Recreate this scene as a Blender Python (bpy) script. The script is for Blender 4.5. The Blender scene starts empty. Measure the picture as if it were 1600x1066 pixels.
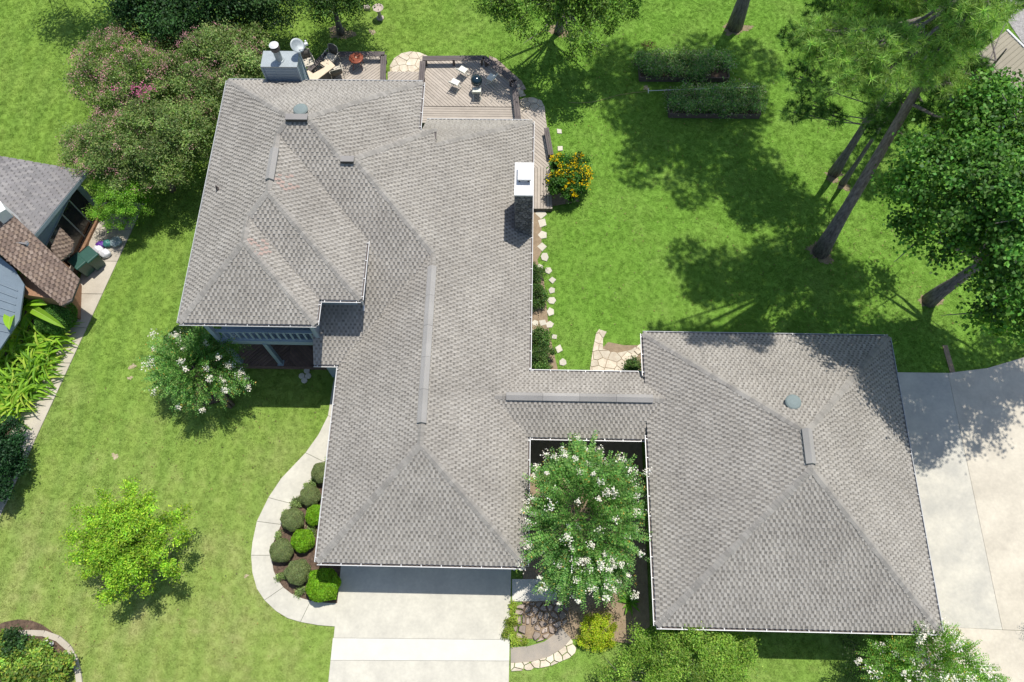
import bpy, math, random
import numpy as np
from mathutils import Vector, Matrix
from math import radians, sin, cos, pi, atan2, sqrt

random.seed(7)
RNG = np.random.default_rng(7)
SC = bpy.context.scene
COL = SC.collection

# ------------------------------------------------------------------ camera
H = 32.0                      # drone height in metres
F_PX = 1219.0                 # focal length in pixels of the 1600 px wide photograph

def _ray(px, py):
    return np.array([px - 800.0, -(py - 533.0), -F_PX])
_up = -_ray(815, 1040); _up /= np.linalg.norm(_up)
_n = _ray(868, -2400); _n = _n - _up * (_n @ _up); _n /= np.linalg.norm(_n)
_e = np.cross(_n, _up)
RW = np.array([_e, _n, _up])  # camera axes -> world axes

def at(px, py, z=0.0):
    """point of the place at height z seen at a pixel of the photograph"""
    w = RW @ _ray(px, py)
    t = (z - H) / w[2]
    return (float(w[0] * t), float(w[1] * t), float(z))

cam_d = bpy.data.cameras.new('camera')
cam = bpy.data.objects.new('camera', cam_d)
COL.objects.link(cam)
cam_d.sensor_width = 36.0
cam_d.lens = F_PX / 1600.0 * 36.0
cam_d.clip_start = 0.5
cam_d.clip_end = 1500
M = Matrix([list(RW[0]) + [0], list(RW[1]) + [0], list(RW[2]) + [H], [0, 0, 0, 1]])
cam.matrix_world = M
SC.camera = cam
SC.render.resolution_x = 1024
SC.render.resolution_y = 682

# ------------------------------------------------------------------ light
SUN_DIR = Vector((0.18, 0.26, 1.0)).normalized()      # towards the sun
elev = math.asin(SUN_DIR.z)
azim = atan2(SUN_DIR.x, SUN_DIR.y)
world = bpy.data.worlds.new('World'); SC.world = world
world.use_nodes = True
wn = world.node_tree
sky = wn.nodes.new('ShaderNodeTexSky')
sky.sky_type = 'NISHITA'; sky.sun_disc = False
sky.sun_elevation = elev; sky.sun_rotation = azim
bgn = wn.nodes['Background']
wn.links.new(sky.outputs[0], bgn.inputs[0])
bgn.inputs[1].default_value = 0.135
sd = bpy.data.lights.new('sun', 'SUN'); so = bpy.data.objects.new('sun', sd)
COL.objects.link(so)
sd.energy = 4.5; sd.angle = radians(0.53); sd.color = (1.0, 0.955, 0.88)
so.rotation_euler = (-SUN_DIR).to_track_quat('-Z', 'Y').to_euler()
so.location = (0, 0, 60)
SC.view_settings.view_transform = 'Standard'
SC.view_settings.look = 'None'
SC.view_settings.exposure = 0.12
SC.view_settings.gamma = 1.0
SC.view_settings.use_curve_mapping = False

# ------------------------------------------------------------------ materials
def new_mat(name):
    m = bpy.data.materials.new(name); m.use_nodes = True
    return m, m.node_tree, m.node_tree.nodes['Principled BSDF']

def mat(name, col, rough=0.8, var=0.25, scale=3.0, fine=60.0, bump=0.3, bscale=40.0, metal=0.0,
        obvar=0.0, col2=None, spec=0.3, vcol=False, aniso=None):
    """base colour mixed with a second one by noise, fine grain, relief, optional variation per object"""
    m, nt, b = new_mat(name)
    N = nt.nodes; Lk = nt.links
    geo = N.new('ShaderNodeNewGeometry')
    mp = N.new('ShaderNodeMapping'); Lk.new(geo.outputs['Position'], mp.inputs[0])
    if aniso: mp.inputs['Scale'].default_value = aniso
    n1 = N.new('ShaderNodeTexNoise'); n1.inputs['Scale'].default_value = scale
    n1.inputs['Detail'].default_value = 6; n1.inputs['Roughness'].default_value = 0.62
    n2 = N.new('ShaderNodeTexNoise'); n2.inputs['Scale'].default_value = fine
    n2.inputs['Detail'].default_value = 2
    Lk.new(mp.outputs[0], n1.inputs[0]); Lk.new(mp.outputs[0], n2.inputs[0])
    c2 = col2 if col2 else tuple(c * (1 - var) for c in col)
    mr = N.new('ShaderNodeMapRange'); mr.inputs[1].default_value = 0.32; mr.inputs[2].default_value = 0.68
    Lk.new(n1.outputs[0], mr.inputs[0])
    mx = N.new('ShaderNodeMixRGB')
    mx.inputs[1].default_value = (*col, 1); mx.inputs[2].default_value = (*c2, 1)
    Lk.new(mr.outputs[0], mx.inputs[0])
    last = mx.outputs[0]
    if vcol:
        at_ = N.new('ShaderNodeVertexColor'); at_.layer_name = 'Col'
        ml = N.new('ShaderNodeMixRGB'); ml.blend_type = 'MULTIPLY'; ml.inputs[0].default_value = 1
        Lk.new(last, ml.inputs[1]); Lk.new(at_.outputs[0], ml.inputs[2]); last = ml.outputs[0]
    f = N.new('ShaderNodeMapRange'); f.inputs[1].default_value = 0.25; f.inputs[2].default_value = 0.75
    f.inputs[3].default_value = 1 - var * 0.6; f.inputs[4].default_value = 1 + var * 0.6
    Lk.new(n2.outputs[0], f.inputs[0])
    hs = N.new('ShaderNodeHueSaturation'); Lk.new(last, hs.inputs['Color']); Lk.new(f.outputs[0], hs.inputs['Value'])
    last = hs.outputs[0]
    if obvar:
        oi = N.new('ShaderNodeObjectInfo')
        f2 = N.new('ShaderNodeMapRange'); f2.inputs[3].default_value = 1 - obvar; f2.inputs[4].default_value = 1 + obvar
        Lk.new(oi.outputs['Random'], f2.inputs[0])
        h2 = N.new('ShaderNodeHueSaturation'); Lk.new(last, h2.inputs['Color']); Lk.new(f2.outputs[0], h2.inputs['Value'])
        last = h2.outputs[0]
    Lk.new(last, b.inputs['Base Color'])
    b.inputs['Roughness'].default_value = rough
    b.inputs['Metallic'].default_value = metal
    b.inputs['Specular IOR Level'].default_value = spec
    if bump:
        n3 = N.new('ShaderNodeTexNoise'); n3.inputs['Scale'].default_value = bscale; n3.inputs['Detail'].default_value = 4
        Lk.new(mp.outputs[0], n3.inputs[0])
        bp = N.new('ShaderNodeBump'); bp.inputs['Strength'].default_value = bump; bp.inputs['Distance'].default_value = 0.02
        Lk.new(n3.outputs[0], bp.inputs['Height']); Lk.new(bp.outputs[0], b.inputs['Normal'])
    return m

def leaf_mat(name, trans=0.35, rough=0.5, gloss=0.012):
    m = bpy.data.materials.new(name); m.use_nodes = True
    nt = m.node_tree; N = nt.nodes; Lk = nt.links
    N.remove(N['Principled BSDF'])
    out = N['Material Output']
    vc = N.new('ShaderNodeVertexColor'); vc.layer_name = 'Col'
    d = N.new('ShaderNodeBsdfDiffuse'); t = N.new('ShaderNodeBsdfTranslucent'); g = N.new('ShaderNodeBsdfGlossy')
    g.inputs['Roughness'].default_value = rough; g.inputs['Color'].default_value = (0.9, 0.95, 1, 1)
    hs = N.new('ShaderNodeHueSaturation'); hs.inputs['Value'].default_value = 1.7; hs.inputs['Hue'].default_value = 0.485; hs.inputs['Saturation'].default_value = 1.1
    Lk.new(vc.outputs[0], d.inputs[0]); Lk.new(vc.outputs[0], hs.inputs['Color']); Lk.new(hs.outputs[0], t.inputs[0])
    m1 = N.new('ShaderNodeMixShader'); m1.inputs[0].default_value = trans
    Lk.new(d.outputs[0], m1.inputs[1]); Lk.new(t.outputs[0], m1.inputs[2])
    m2 = N.new('ShaderNodeMixShader'); m2.inputs[0].default_value = gloss
    Lk.new(m1.outputs[0], m2.inputs[1]); Lk.new(g.outputs[0], m2.inputs[2])
    Lk.new(m2.outputs[0], out.inputs[0])
    return m

LEAF = leaf_mat('leaf')
PETAL = leaf_mat('petal', trans=0.25, gloss=0.005)

def lawn_colour(nt):
    """colour of the lawn at a point of the ground; shared by the soil sheet and the grass blades"""
    N = nt.nodes; Lk = nt.links
    geo = N.new('ShaderNodeNewGeometry')
    pos = geo.outputs['Position']
    def noise(sc, det=5, ro=0.6, src=None, dist=0.0):
        n = N.new('ShaderNodeTexNoise'); n.inputs['Scale'].default_value = sc; n.inputs['Detail'].default_value = det
        n.inputs['Roughness'].default_value = ro; n.inputs['Distortion'].default_value = dist
        Lk.new(src if src else pos, n.inputs[0]); return n.outputs[0]
    def ramp(src, a, b, c=0.0, d=1.0):
        r = N.new('ShaderNodeMapRange'); r.inputs[1].default_value = a; r.inputs[2].default_value = b
        r.inputs[3].default_value = c; r.inputs[4].default_value = d; Lk.new(src, r.inputs[0]); return r.outputs[0]
    def mth(op, a, b):
        m = N.new('ShaderNodeMath'); m.operation = op
        for i, v in enumerate((a, b)):
            if isinstance(v, (int, float)): m.inputs[i].default_value = v
            else: Lk.new(v, m.inputs[i])
        return m.outputs[0]
    def mix(f, a, b):
        m = N.new('ShaderNodeMixRGB')
        Lk.new(f, m.inputs[0]) if not isinstance(f, float) else setattr(m.inputs[0], 'default_value', f)
        for i, v in ((1, a), (2, b)):
            if isinstance(v, tuple): m.inputs[i].default_value = (*v, 1)
            else: Lk.new(v, m.inputs[i])
        return m.outputs[0]
    sep = N.new('ShaderNodeSeparateXYZ'); Lk.new(pos, sep.inputs[0])
    X, Y = sep.outputs[0], sep.outputs[1]
    g = mix(ramp(noise(0.5, 2), 0.35, 0.65), (0.182, 0.305, 0.048), (0.225, 0.345, 0.062))
    g = mix(ramp(noise(1.3, 3), 0.38, 0.68, 0, 0.3), g, (0.155, 0.275, 0.044))
    side = ramp(X, -7.0, 1.0)
    g = mix(mth('MULTIPLY', side, 0.6), g, (0.140, 0.300, 0.038))
    # the thin dry front lawn towards the street
    dry = mth('MULTIPLY', ramp(Y, 13.0, 1.0), ramp(X, -7.0, -11.0, 0.35, 1.0))
    g = mix(mth('MULTIPLY', dry, 0.75), g, (0.28, 0.335, 0.095))
    st = mth('MULTIPLY', ramp(noise(0.42, 4, 0.6), 0.46, 0.68), mth('ADD', mth('MULTIPLY', dry, 0.42), 0.08))
    g = mix(st, g, (0.38, 0.34, 0.17))
    st2 = mth('MULTIPLY', ramp(noise(1.7, 3, 0.6), 0.56, 0.74), mth('ADD', mth('MULTIPLY', dry, 0.28), 0.08))
    g = mix(st2, g, (0.34, 0.33, 0.14))
    # mower lanes running beside the neighbour's path
    w = N.new('ShaderNodeTexWave'); w.inputs['Scale'].default_value = 0.30; w.inputs['Distortion'].default_value = 2.4
    w.inputs['Detail'].default_value = 3; w.inputs['Detail Scale'].default_value = 1.3
    mp = N.new('ShaderNodeMapping'); mp.inputs['Rotation'].default_value = (0, 0, radians(11))
    mp.inputs['Scale'].default_value = (1.0, 0.22, 1)
    Lk.new(pos, mp.inputs[0]); Lk.new(mp.outputs[0], w.inputs[0])
    lane = mth('MULTIPLY', ramp(w.outputs[0], 0.2, 0.9), ramp(X, -8.0, -14.0, 0.06, 0.36))
    g = mix(lane, g, (0.145, 0.250, 0.045))
    fine = ramp(noise(30, 2, 0.6), 0.25, 0.75, 0.80, 1.20)
    hs = N.new('ShaderNodeHueSaturation'); Lk.new(g, hs.inputs['Color']); Lk.new(fine, hs.inputs['Value'])
    return hs.outputs[0]

m_lawn, nt, b = new_mat('lawn')
Lc = lawn_colour(nt); nt.links.new(Lc, b.inputs['Base Color']); b.inputs['Roughness'].default_value = 0.95
b.inputs['Specular IOR Level'].default_value = 0.1
n3 = nt.nodes.new('ShaderNodeTexNoise'); n3.inputs['Scale'].default_value = 22; n3.inputs['Detail'].default_value = 8
n3.inputs['Roughness'].default_value = 0.75
ge = nt.nodes.new('ShaderNodeNewGeometry'); nt.links.new(ge.outputs['Position'], n3.inputs[0])
bp = nt.nodes.new('ShaderNodeBump'); bp.inputs['Strength'].default_value = 0.5; bp.inputs['Distance'].default_value = 0.03
nt.links.new(n3.outputs[0], bp.inputs['Height']); nt.links.new(bp.outputs[0], b.inputs['Normal'])
m_blade = bpy.data.materials.new('grass_blade'); m_blade.use_nodes = True
nt = m_blade.node_tree; nt.nodes.remove(nt.nodes['Principled BSDF'])
lc = lawn_colour(nt)
d_ = nt.nodes.new('ShaderNodeBsdfDiffuse'); t_ = nt.nodes.new('ShaderNodeBsdfTranslucent'); mx_ = nt.nodes.new('ShaderNodeMixShader')
mx_.inputs[0].default_value = 0.35
nt.links.new(lc, d_.inputs[0]); nt.links.new(lc, t_.inputs[0])
nt.links.new(d_.outputs[0], mx_.inputs[1]); nt.links.new(t_.outputs[0], mx_.inputs[2])
nt.links.new(mx_.outputs[0], nt.nodes['Material Output'].inputs[0])

MT = {}
MT['shingle'] = mat('shingle', (1.0, 0.985, 0.965), 0.95, 0.22, 0.55, 120, 0.5, 160, vcol=True, spec=0.15, col2=(0.80, 0.785, 0.77))
MT['concrete'] = mat('concrete', (0.56, 0.535, 0.45), 0.9, 0.10, 1.3, 9, 0.15, 60, obvar=0.03, col2=(0.46, 0.44, 0.375))
MT['concrete_bright'] = mat('concrete_bright', (0.62, 0.605, 0.54), 0.9, 0.08, 1.2, 30, 0.15, 60, col2=(0.56, 0.54, 0.48))
MT['concrete_warm'] = mat('concrete_warm', (0.50, 0.455, 0.375), 0.9, 0.12, 1.0, 30, 0.2, 60, obvar=0.05, col2=(0.39, 0.35, 0.285))
MT['joint'] = mat('joint', (0.16, 0.14, 0.11), 1, 0.3)
MT['white'] = mat('white_metal', (0.62, 0.62, 0.61), 0.4, 0.05, 2, 20, 0.0, spec=0.5)
MT['greyblue'] = mat('painted_siding', (0.30, 0.37, 0.42), 0.7, 0.10, 1.5, 30, 0.15, 30)
MT['capwhite'] = mat('chimney_mortar', (0.75, 0.74, 0.72), 0.8, 0.08, 3, 30, 0.2, 30)
MT['galv'] = mat('galvanised_metal', (0.36, 0.40, 0.41), 0.55, 0.15, 6, 30, 0.05, 30, metal=0.3, spec=0.5)
MT['ventgrey'] = mat('painted_vent', (0.20, 0.245, 0.24), 0.75, 0.1, 5, 30, 0.05, 30, spec=0.25)
MT['gutgrey'] = mat('dull_gutter', (0.46, 0.47, 0.47), 0.6, 0.1, 3, 30, 0)
MT['stone_grey'] = mat('chimney_stone', (0.17, 0.17, 0.165), 0.9, 0.45, 6, 25, 0.8, 20, obvar=0.25, col2=(0.07, 0.07, 0.07))
MT['mortar'] = mat('mortar', (0.10, 0.10, 0.095), 0.95, 0.3, 6)
MT['deck'] = mat('deck_board', (0.45, 0.395, 0.335), 0.85, 0.18, 3, 40, 0.2, 60, obvar=0.10)
MT['porch'] = mat('porch_board', (0.20, 0.13, 0.10), 0.8, 0.3, 3, 40, 0.2, 60, obvar=0.2)
MT['bench'] = mat('dark_painted_wood', (0.135, 0.115, 0.11), 0.75, 0.2, 3, 40, 0.2, 60)
MT['trim'] = mat('deck_trim', (0.13, 0.11, 0.10), 0.8, 0.2)
MT['flag'] = mat('flagstone', (0.64, 0.58, 0.46), 0.9, 0.22, 4, 30, 0.4, 25, obvar=0.16, col2=(0.50, 0.42, 0.32))
MT['step'] = mat('stepping_stone', (0.50, 0.475, 0.39), 0.9, 0.15, 4, 30, 0.4, 25, obvar=0.10, col2=(0.56, 0.52, 0.44))
MT['mulch'] = mat('mulch', (0.17, 0.115, 0.080), 1, 0.5, 9, 60, 1.0, 45, col2=(0.06, 0.042, 0.03))
MT['soil'] = mat('bare_soil', (0.33, 0.25, 0.165), 1, 0.35, 5, 50, 0.8, 40, col2=(0.24, 0.18, 0.12))
MT['sand'] = mat('dry_sand', (0.48, 0.41, 0.29), 1, 0.2, 5, 50, 0.4, 40, col2=(0.36, 0.28, 0.17))
MT['bark'] = mat('bark', (0.27, 0.235, 0.225), 0.95, 0.45, 4, 30, 1.0, 9, col2=(0.10, 0.082, 0.078), aniso=(3, 3, 0.7))
MT['barkpale'] = mat('smooth_bark', (0.30, 0.23, 0.17), 0.85, 0.35, 7, 30, 0.4, 14, col2=(0.18, 0.13, 0.10), aniso=(3, 3, 0.5))
MT['black'] = mat('black_metal', (0.02, 0.02, 0.02), 0.5, 0.1, bump=0)
MT['enamel'] = mat('dark_enamel', (0.012, 0.030, 0.045), 0.12, 0.05, bump=0, spec=0.6)
MT['copper'] = mat('rusty_copper', (0.27, 0.075, 0.035), 0.45, 0.4, 9, 40, 0.2, 30, col2=(0.16, 0.04, 0.025), metal=0.2)
MT['sling'] = mat('sling_fabric', (0.15, 0.135, 0.12), 0.9, 0.2, 9, 200, 0.1)
MT['cream'] = mat('cream_frame', (0.58, 0.53, 0.44), 0.5, 0.08, bump=0)
MT['tabletop'] = mat('table_tile', (0.70, 0.57, 0.42), 0.7, 0.10, 6, 30, 0.1, 40)
MT['cushion'] = mat('pale_seat', (0.70, 0.70, 0.62), 0.7, 0.06, 6, 30, 0.1)
MT['window'] = mat('dark_glass', (0.012, 0.014, 0.016), 0.12, 0.1, bump=0, spec=0.5)
MT['brick'] = mat('brown_brick', (0.30, 0.17, 0.10), 0.9, 0.3, 6, 40, 0.3, 30, obvar=0.15)
MT['metalroof'] = mat('grey_metal_roof', (0.20, 0.25, 0.29), 0.6, 0.15, 0.8, 20, 0.05, metal=0.1)
MT['olive'] = mat('olive_metal_roof', (0.30, 0.27, 0.20), 0.6, 0.15, 0.8, 20, 0.05)
MT['gravel'] = mat('gravel', (0.42, 0.40, 0.38), 1, 0.5, 12, 60, 1.0, 30)
MT['timber'] = mat('bed_timber', (0.17, 0.13, 0.11), 0.9, 0.3, 4, 40, 0.3, 30)
MT['bin'] = mat('green_plastic', (0.022, 0.085, 0.065), 0.4, 0.2, 5, 30, 0.05, spec=0.5)
MT['bagwhite'] = mat('white_bag', (0.68, 0.68, 0.70), 0.35, 0.06, 9, 30, 0.3, 14)
MT['bagpurple'] = mat('purple_bag', (0.12, 0.035, 0.28), 0.4, 0.1, 9, 30, 0.3, 14)
MT['bagteal'] = mat('teal_sheet', (0.05, 0.20, 0.18), 0.4, 0.2, 9, 30, 0.3, 14)
MT['bagclear'] = mat('pale_plastic_sheet', (0.30, 0.38, 0.40), 0.3, 0.3, 5, 30, 0.5, 10)
MT['bark_dark'] = MT['bark']
MT['rock'] = mat('garden_rock', (0.40, 0.33, 0.27), 0.9, 0.3, 5, 30, 0.6, 18, obvar=0.35, col2=(0.27, 0.21, 0.17))
MT['hose'] = mat('garden_hose', (0.35, 0.33, 0.12), 0.6, 0.1, bump=0)
MT['pot'] = mat('pale_stone', (0.50, 0.42, 0.36), 0.8, 0.2, 6)
MT['agg'] = mat('aggregate_path', (0.40, 0.345, 0.28), 0.95, 0.25, 1.2, 60, 0.5, 60, col2=(0.27, 0.25, 0.22))

# ------------------------------------------------------------------ mesh helpers
def link(name, me, material=None, parent=None):
    o = bpy.data.objects.new(name, me); COL.objects.link(o)
    if material is not None and me is not None: me.materials.append(material)
    if parent is not None: o.parent = parent
    return o

def tag(o, label=None, cat=None, group=None, kind=None):
    if label: o['label'] = label
    if cat: o['category'] = cat
    if group: o['group'] = group
    if kind: o['kind'] = kind
    return o

def thing(name, loc, label, cat, group=None, kind=None):
    o = bpy.data.objects.new(name, None); COL.objects.link(o)
    o.location = loc; o.empty_display_size = 0.2
    tag(o, label, cat, group, kind)
    return o

class MB:
    """collects simple solids and links them as one mesh, in the frame of its parent"""
    def __init__(s, origin=(0, 0, 0)):
        s.v = []; s.f = []; s.c = []; s.o = np.array(origin, float)
    def add(s, vs, fs, col=None):
        k = len(s.v)
        for v in vs: s.v.append((v[0] - s.o[0], v[1] - s.o[1], v[2] - s.o[2]))
        for f in fs:
            s.f.append(tuple(k + i for i in f)); s.c.append(col or (1, 1, 1))
    def box(s, c, size, rz=0.0, col=None):
        x, y, z = size[0] / 2, size[1] / 2, size[2] / 2
        ca, sa = cos(rz), sin(rz); vs = []
        for dz in (-z, z):
            for dx, dy in ((-x, -y), (x, -y), (x, y), (-x, y)):
                vs.append((c[0] + dx * ca - dy * sa, c[1] + dx * sa + dy * ca, c[2] + dz))
        s.add(vs, [(3, 2, 1, 0), (4, 5, 6, 7), (0, 1, 5, 4), (1, 2, 6, 5), (2, 3, 7, 6), (3, 0, 4, 7)], col)
    def prism(s, poly, z0, z1, col=None, inset=0.0, side=True):
        """poly: xy list, any order; z0 / z1 numbers or lists per vertex"""
        a = sum(poly[i][0] * poly[(i + 1) % len(poly)][1] - poly[(i + 1) % len(poly)][0] * poly[i][1] for i in range(len(poly)))
        if a < 0: 
            poly = poly[::-1]
            if isinstance(z0, list): z0 = z0[::-1]
            if isinstance(z1, list): z1 = z1[::-1]
        n = len(poly)
        zz0 = z0 if isinstance(z0, list) else [z0] * n
        zz1 = z1 if isinstance(z1, list) else [z1] * n
        top = poly
        if inset:
            cx = sum(p[0] for p in poly) / n; cy = sum(p[1] for p in poly) / n
            top = [(p[0] + (cx - p[0]) * inset, p[1] + (cy - p[1]) * inset) for p in poly]
        vs = [(p[0], p[1], z) for p, z in zip(poly, zz0)] + [(p[0], p[1], z) for p, z in zip(top, zz1)]
        fs = [tuple(range(n - 1, -1, -1)), tuple(range(n, 2 * n))]
        for i in range(n):
            j = (i + 1) % n
            fs.append((i, j, n + j, n + i))
        s.add(vs, fs, col)
    def tube(s, pts, rads, sides=8, col=None, cap=True):
        pts = [Vector(p) for p in pts]
        if isinstance(rads, (int, float)): rads = [rads] * len(pts)
        rings = []; vs = []
        ref = None
        for i, p in enumerate(pts):
            t = (pts[min(i + 1, len(pts) - 1)] - pts[max(i - 1, 0)]).normalized()
            if ref is None:
                ref = t.orthogonal().normalized()
            a = (ref - t * ref.dot(t)).normalized(); b_ = t.cross(a); ref = a
            for k in range(sides):
                th = 2 * pi * k / sides
                q = p + (a * cos(th) + b_ * sin(th)) * rads[i]
                vs.append(tuple(q))
        fs = []
        for i in range(len(pts) - 1):
            for k in range(sides):
                k2 = (k + 1) % sides
                fs.append((i * sides + k, i * sides + k2, (i + 1) * sides + k2, (i + 1) * sides + k))
        if cap:
            fs.append(tuple(range(sides - 1, -1, -1))); m = (len(pts) - 1) * sides
            fs.append(tuple(m + k for k in range(sides)))
        s.add(vs, fs, col)
    def lathe(s, c, prof, sides=20, col=None, tilt=None):
        vs = []; fs = []
        for r, z in prof:
            for k in range(sides):
                th = 2 * pi * k / sides
                v = Vector((r * cos(th), r * sin(th), z))
                if tilt is not None: v = tilt @ v
                vs.append((c[0] + v.x, c[1] + v.y, c[2] + v.z))
        for i in range(len(prof) - 1):
            for k in range(sides):
                k2 = (k + 1) % sides
                fs.append((i * sides + k, i * sides + k2, (i + 1) * sides + k2, (i + 1) * sides + k))
        if prof[0][0] > 0.004: fs.append(tuple(range(sides - 1, -1, -1)))
        if prof[-1][0] > 0.004: m = (len(prof) - 1) * sides; fs.append(tuple(m + k for k in range(sides)))
        s.add(vs, fs, col)
    def build(s, name, material, parent=None, smooth=False, bevel=0.0, vcol=False):
        me = bpy.data.meshes.new(name)
        me.from_pydata(s.v, [], s.f)
        if smooth: me.shade_smooth()
        if vcol:
            ca = me.color_attributes.new('Col', 'FLOAT_COLOR', 'CORNER')
            arr = []
            for f, c in zip(s.f, s.c): arr += [c[0], c[1], c[2], 1.0] * len(f)
            ca.data.foreach_set('color', arr)
        me.update()
        o = link(name, me, material, parent)
        if bevel:
            bv = o.modifiers.new('bevel', 'BEVEL'); bv.width = bevel; bv.segments = 2; bv.limit_method = 'ANGLE'
        return o

def quads_mesh(name, V, colr, material, parent=None, nv=4):
    """V: (n, nv, 3) array of separate leaf faces, colr: (n, 3)"""
    n = len(V)
    me = bpy.data.meshes.new(name)
    me.vertices.add(n * nv); me.loops.add(n * nv); me.polygons.add(n)
    me.vertices.foreach_set('co', np.ascontiguousarray(V, dtype=np.float32).ravel())
    me.loops.foreach_set('vertex_index', np.arange(n * nv, dtype=np.int32))
    me.polygons.foreach_set('loop_start', np.arange(0, n * nv, nv, dtype=np.int32))
    me.polygons.foreach_set('loop_total', np.full(n, nv, dtype=np.int32))
    ca = me.color_attributes.new('Col', 'FLOAT_COLOR', 'CORNER')
    C4 = np.ones((n, nv, 4), dtype=np.float32); C4[:, :, :3] = colr[:, None, :]
    ca.data.foreach_set('color', C4.ravel())
    me.update(calc_edges=True)
    return link(name, me, material, parent)

def unit(a):
    return a / np.maximum(np.linalg.norm(a, axis=-1, keepdims=True), 1e-9)

def leaves(pos, axis, nrm, ln, wd):
    """diamond leaves: (n,4,3)"""
    axis = unit(axis); side = unit(np.cross(nrm, axis)); up = np.cross(axis, side)
    ln = np.asarray(ln)[..., None]; wd = np.asarray(wd)[..., None]
    a = pos - axis * ln * 0.5
    b_ = pos + side * wd * 0.5 + up * wd * 0.12 - axis * ln * 0.05
    c = pos + axis * ln * 0.5 - up * ln * 0.10
    d = pos - side * wd * 0.5 + up * wd * 0.12 - axis * ln * 0.05
    return np.stack([a, b_, c, d], axis=1)

def shade(n, pal, var=0.18, rng=RNG):
    pal = np.array(pal); k = rng.integers(0, len(pal), n)
    c = pal[k] * (1 + rng.normal(0, var, (n, 1)))
    c = c * (1 + rng.normal(0, var * 0.35, (n, 3)))
    return np.clip(c, 0.002, 0.95)

# polygon utilities ---------------------------------------------------------
def clip_half(poly, n, d):
    """keep the side n.x <= d"""
    out = []
    for i in range(len(poly)):
        p = poly[i]; q = poly[(i + 1) % len(poly)]
        a = n[0] * p[0] + n[1] * p[1] - d; b_ = n[0] * q[0] + n[1] * q[1] - d
        if a <= 0: out.append(p)
        if (a < 0 < b_) or (b_ < 0 < a):
            t = a / (a - b_); out.append((p[0] + (q[0] - p[0]) * t, p[1] + (q[1] - p[1]) * t))
    return out

def area(poly):
    return 0.5 * abs(sum(poly[i][0] * poly[(i + 1) % len(poly)][1] - poly[(i + 1) % len(poly)][0] * poly[i][1] for i in range(len(poly))))

def inside(p, poly):
    c = False; j = len(poly) - 1
    for i in range(len(poly)):
        if (poly[i][1] > p[1]) != (poly[j][1] > p[1]) and \
           p[0] < (poly[j][0] - poly[i][0]) * (p[1] - poly[i][1]) / (poly[j][1] - poly[i][1]) + poly[i][0]: c = not c
        j = i
    return c

def flagging(poly, size, gap, rnd, jitter=0.35):
    """irregular stones that fill a polygon"""
    xs = [p[0] for p in poly]; ys = [p[1] for p in poly]; seeds = []
    y = min(ys) - size; r = 0
    while y < max(ys) + size:
        x = min(xs) - size + (size / 2 if r % 2 else 0)
        while x < max(xs) + size:
            seeds.append((x + rnd.uniform(-jitter, jitter) * size, y + rnd.uniform(-jitter, jitter) * size)); x += size
        y += size * 0.87; r += 1
    out = []
    for i, s in enumerate(seeds):
        cell = list(poly)
        for j, t in enumerate(seeds):
            if i == j: continue
            dx, dy = t[0] - s[0], t[1] - s[1]; L = sqrt(dx * dx + dy * dy)
            if L > size * 3: continue
            n = (dx / L, dy / L)
            cell = clip_half(cell, n, (n[0] * (s[0] + t[0]) + n[1] * (s[1] + t[1])) / 2 - gap / 2)
            if len(cell) < 3: break
        if len(cell) >= 3 and area(cell) > size * size * 0.08: out.append(cell)
    return out

def spans(poly, v):
    """crossings of the horizontal line y = v"""
    xs = []
    for i in range(len(poly)):
        (x0, y0), (x1, y1) = poly[i], poly[(i + 1) % len(poly)]
        if (y0 <= v < y1) or (y1 <= v < y0): xs.append(x0 + (x1 - x0) * (v - y0) / (y1 - y0))
    xs.sort(); return [(xs[i], xs[i + 1]) for i in range(0, len(xs) - 1, 2)]

def boards(poly, ang, w, z, th, name, material, parent, gap=0.016):
    """separate boards across a polygon"""
    o = parent.location
    ca, sa = cos(-ang), sin(-ang)
    rp = [(p[0] * ca - p[1] * sa, p[0] * sa + p[1] * ca) for p in poly]
    lo = min(p[1] for p in rp); hi = max(p[1] for p in rp); v = lo
    cb, sb = cos(ang), sin(ang); n = 0
    while v < hi - 0.03:
        a, b_ = v + 0.001, min(v + w - gap, hi - 0.001)
        s0, s1 = spans(rp, a), spans(rp, b_)
        if len(s0) != len(s1): s0 = s1 = spans(rp, (a + b_) / 2)
        for (x0, x1), (x2, x3) in zip(s0, s1):
            if x1 - x0 < 0.05 and x3 - x2 < 0.05: continue
            q = [(x0, a), (x1, a), (x3, b_), (x2, b_)]
            q = [(p[0] * cb - p[1] * sb, p[0] * sb + p[1] * cb) for p in q]
            m = MB((o.x, o.y, o.z)); m.prism(q, z - th, z + random.uniform(-0.002, 0.002))
            m.build(name, material, parent); n += 1
        v += w
    return n

# ------------------------------------------------------------------ shingled roofs
TONE = dict(tab=[(0.385, 0.364, 0.328), (0.405, 0.385, 0.350), (0.362, 0.343, 0.311), (0.390, 0.372, 0.340)], gap=(0.235, 0.222, 0.200), strip=(0.320, 0.302, 0.274))

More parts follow.
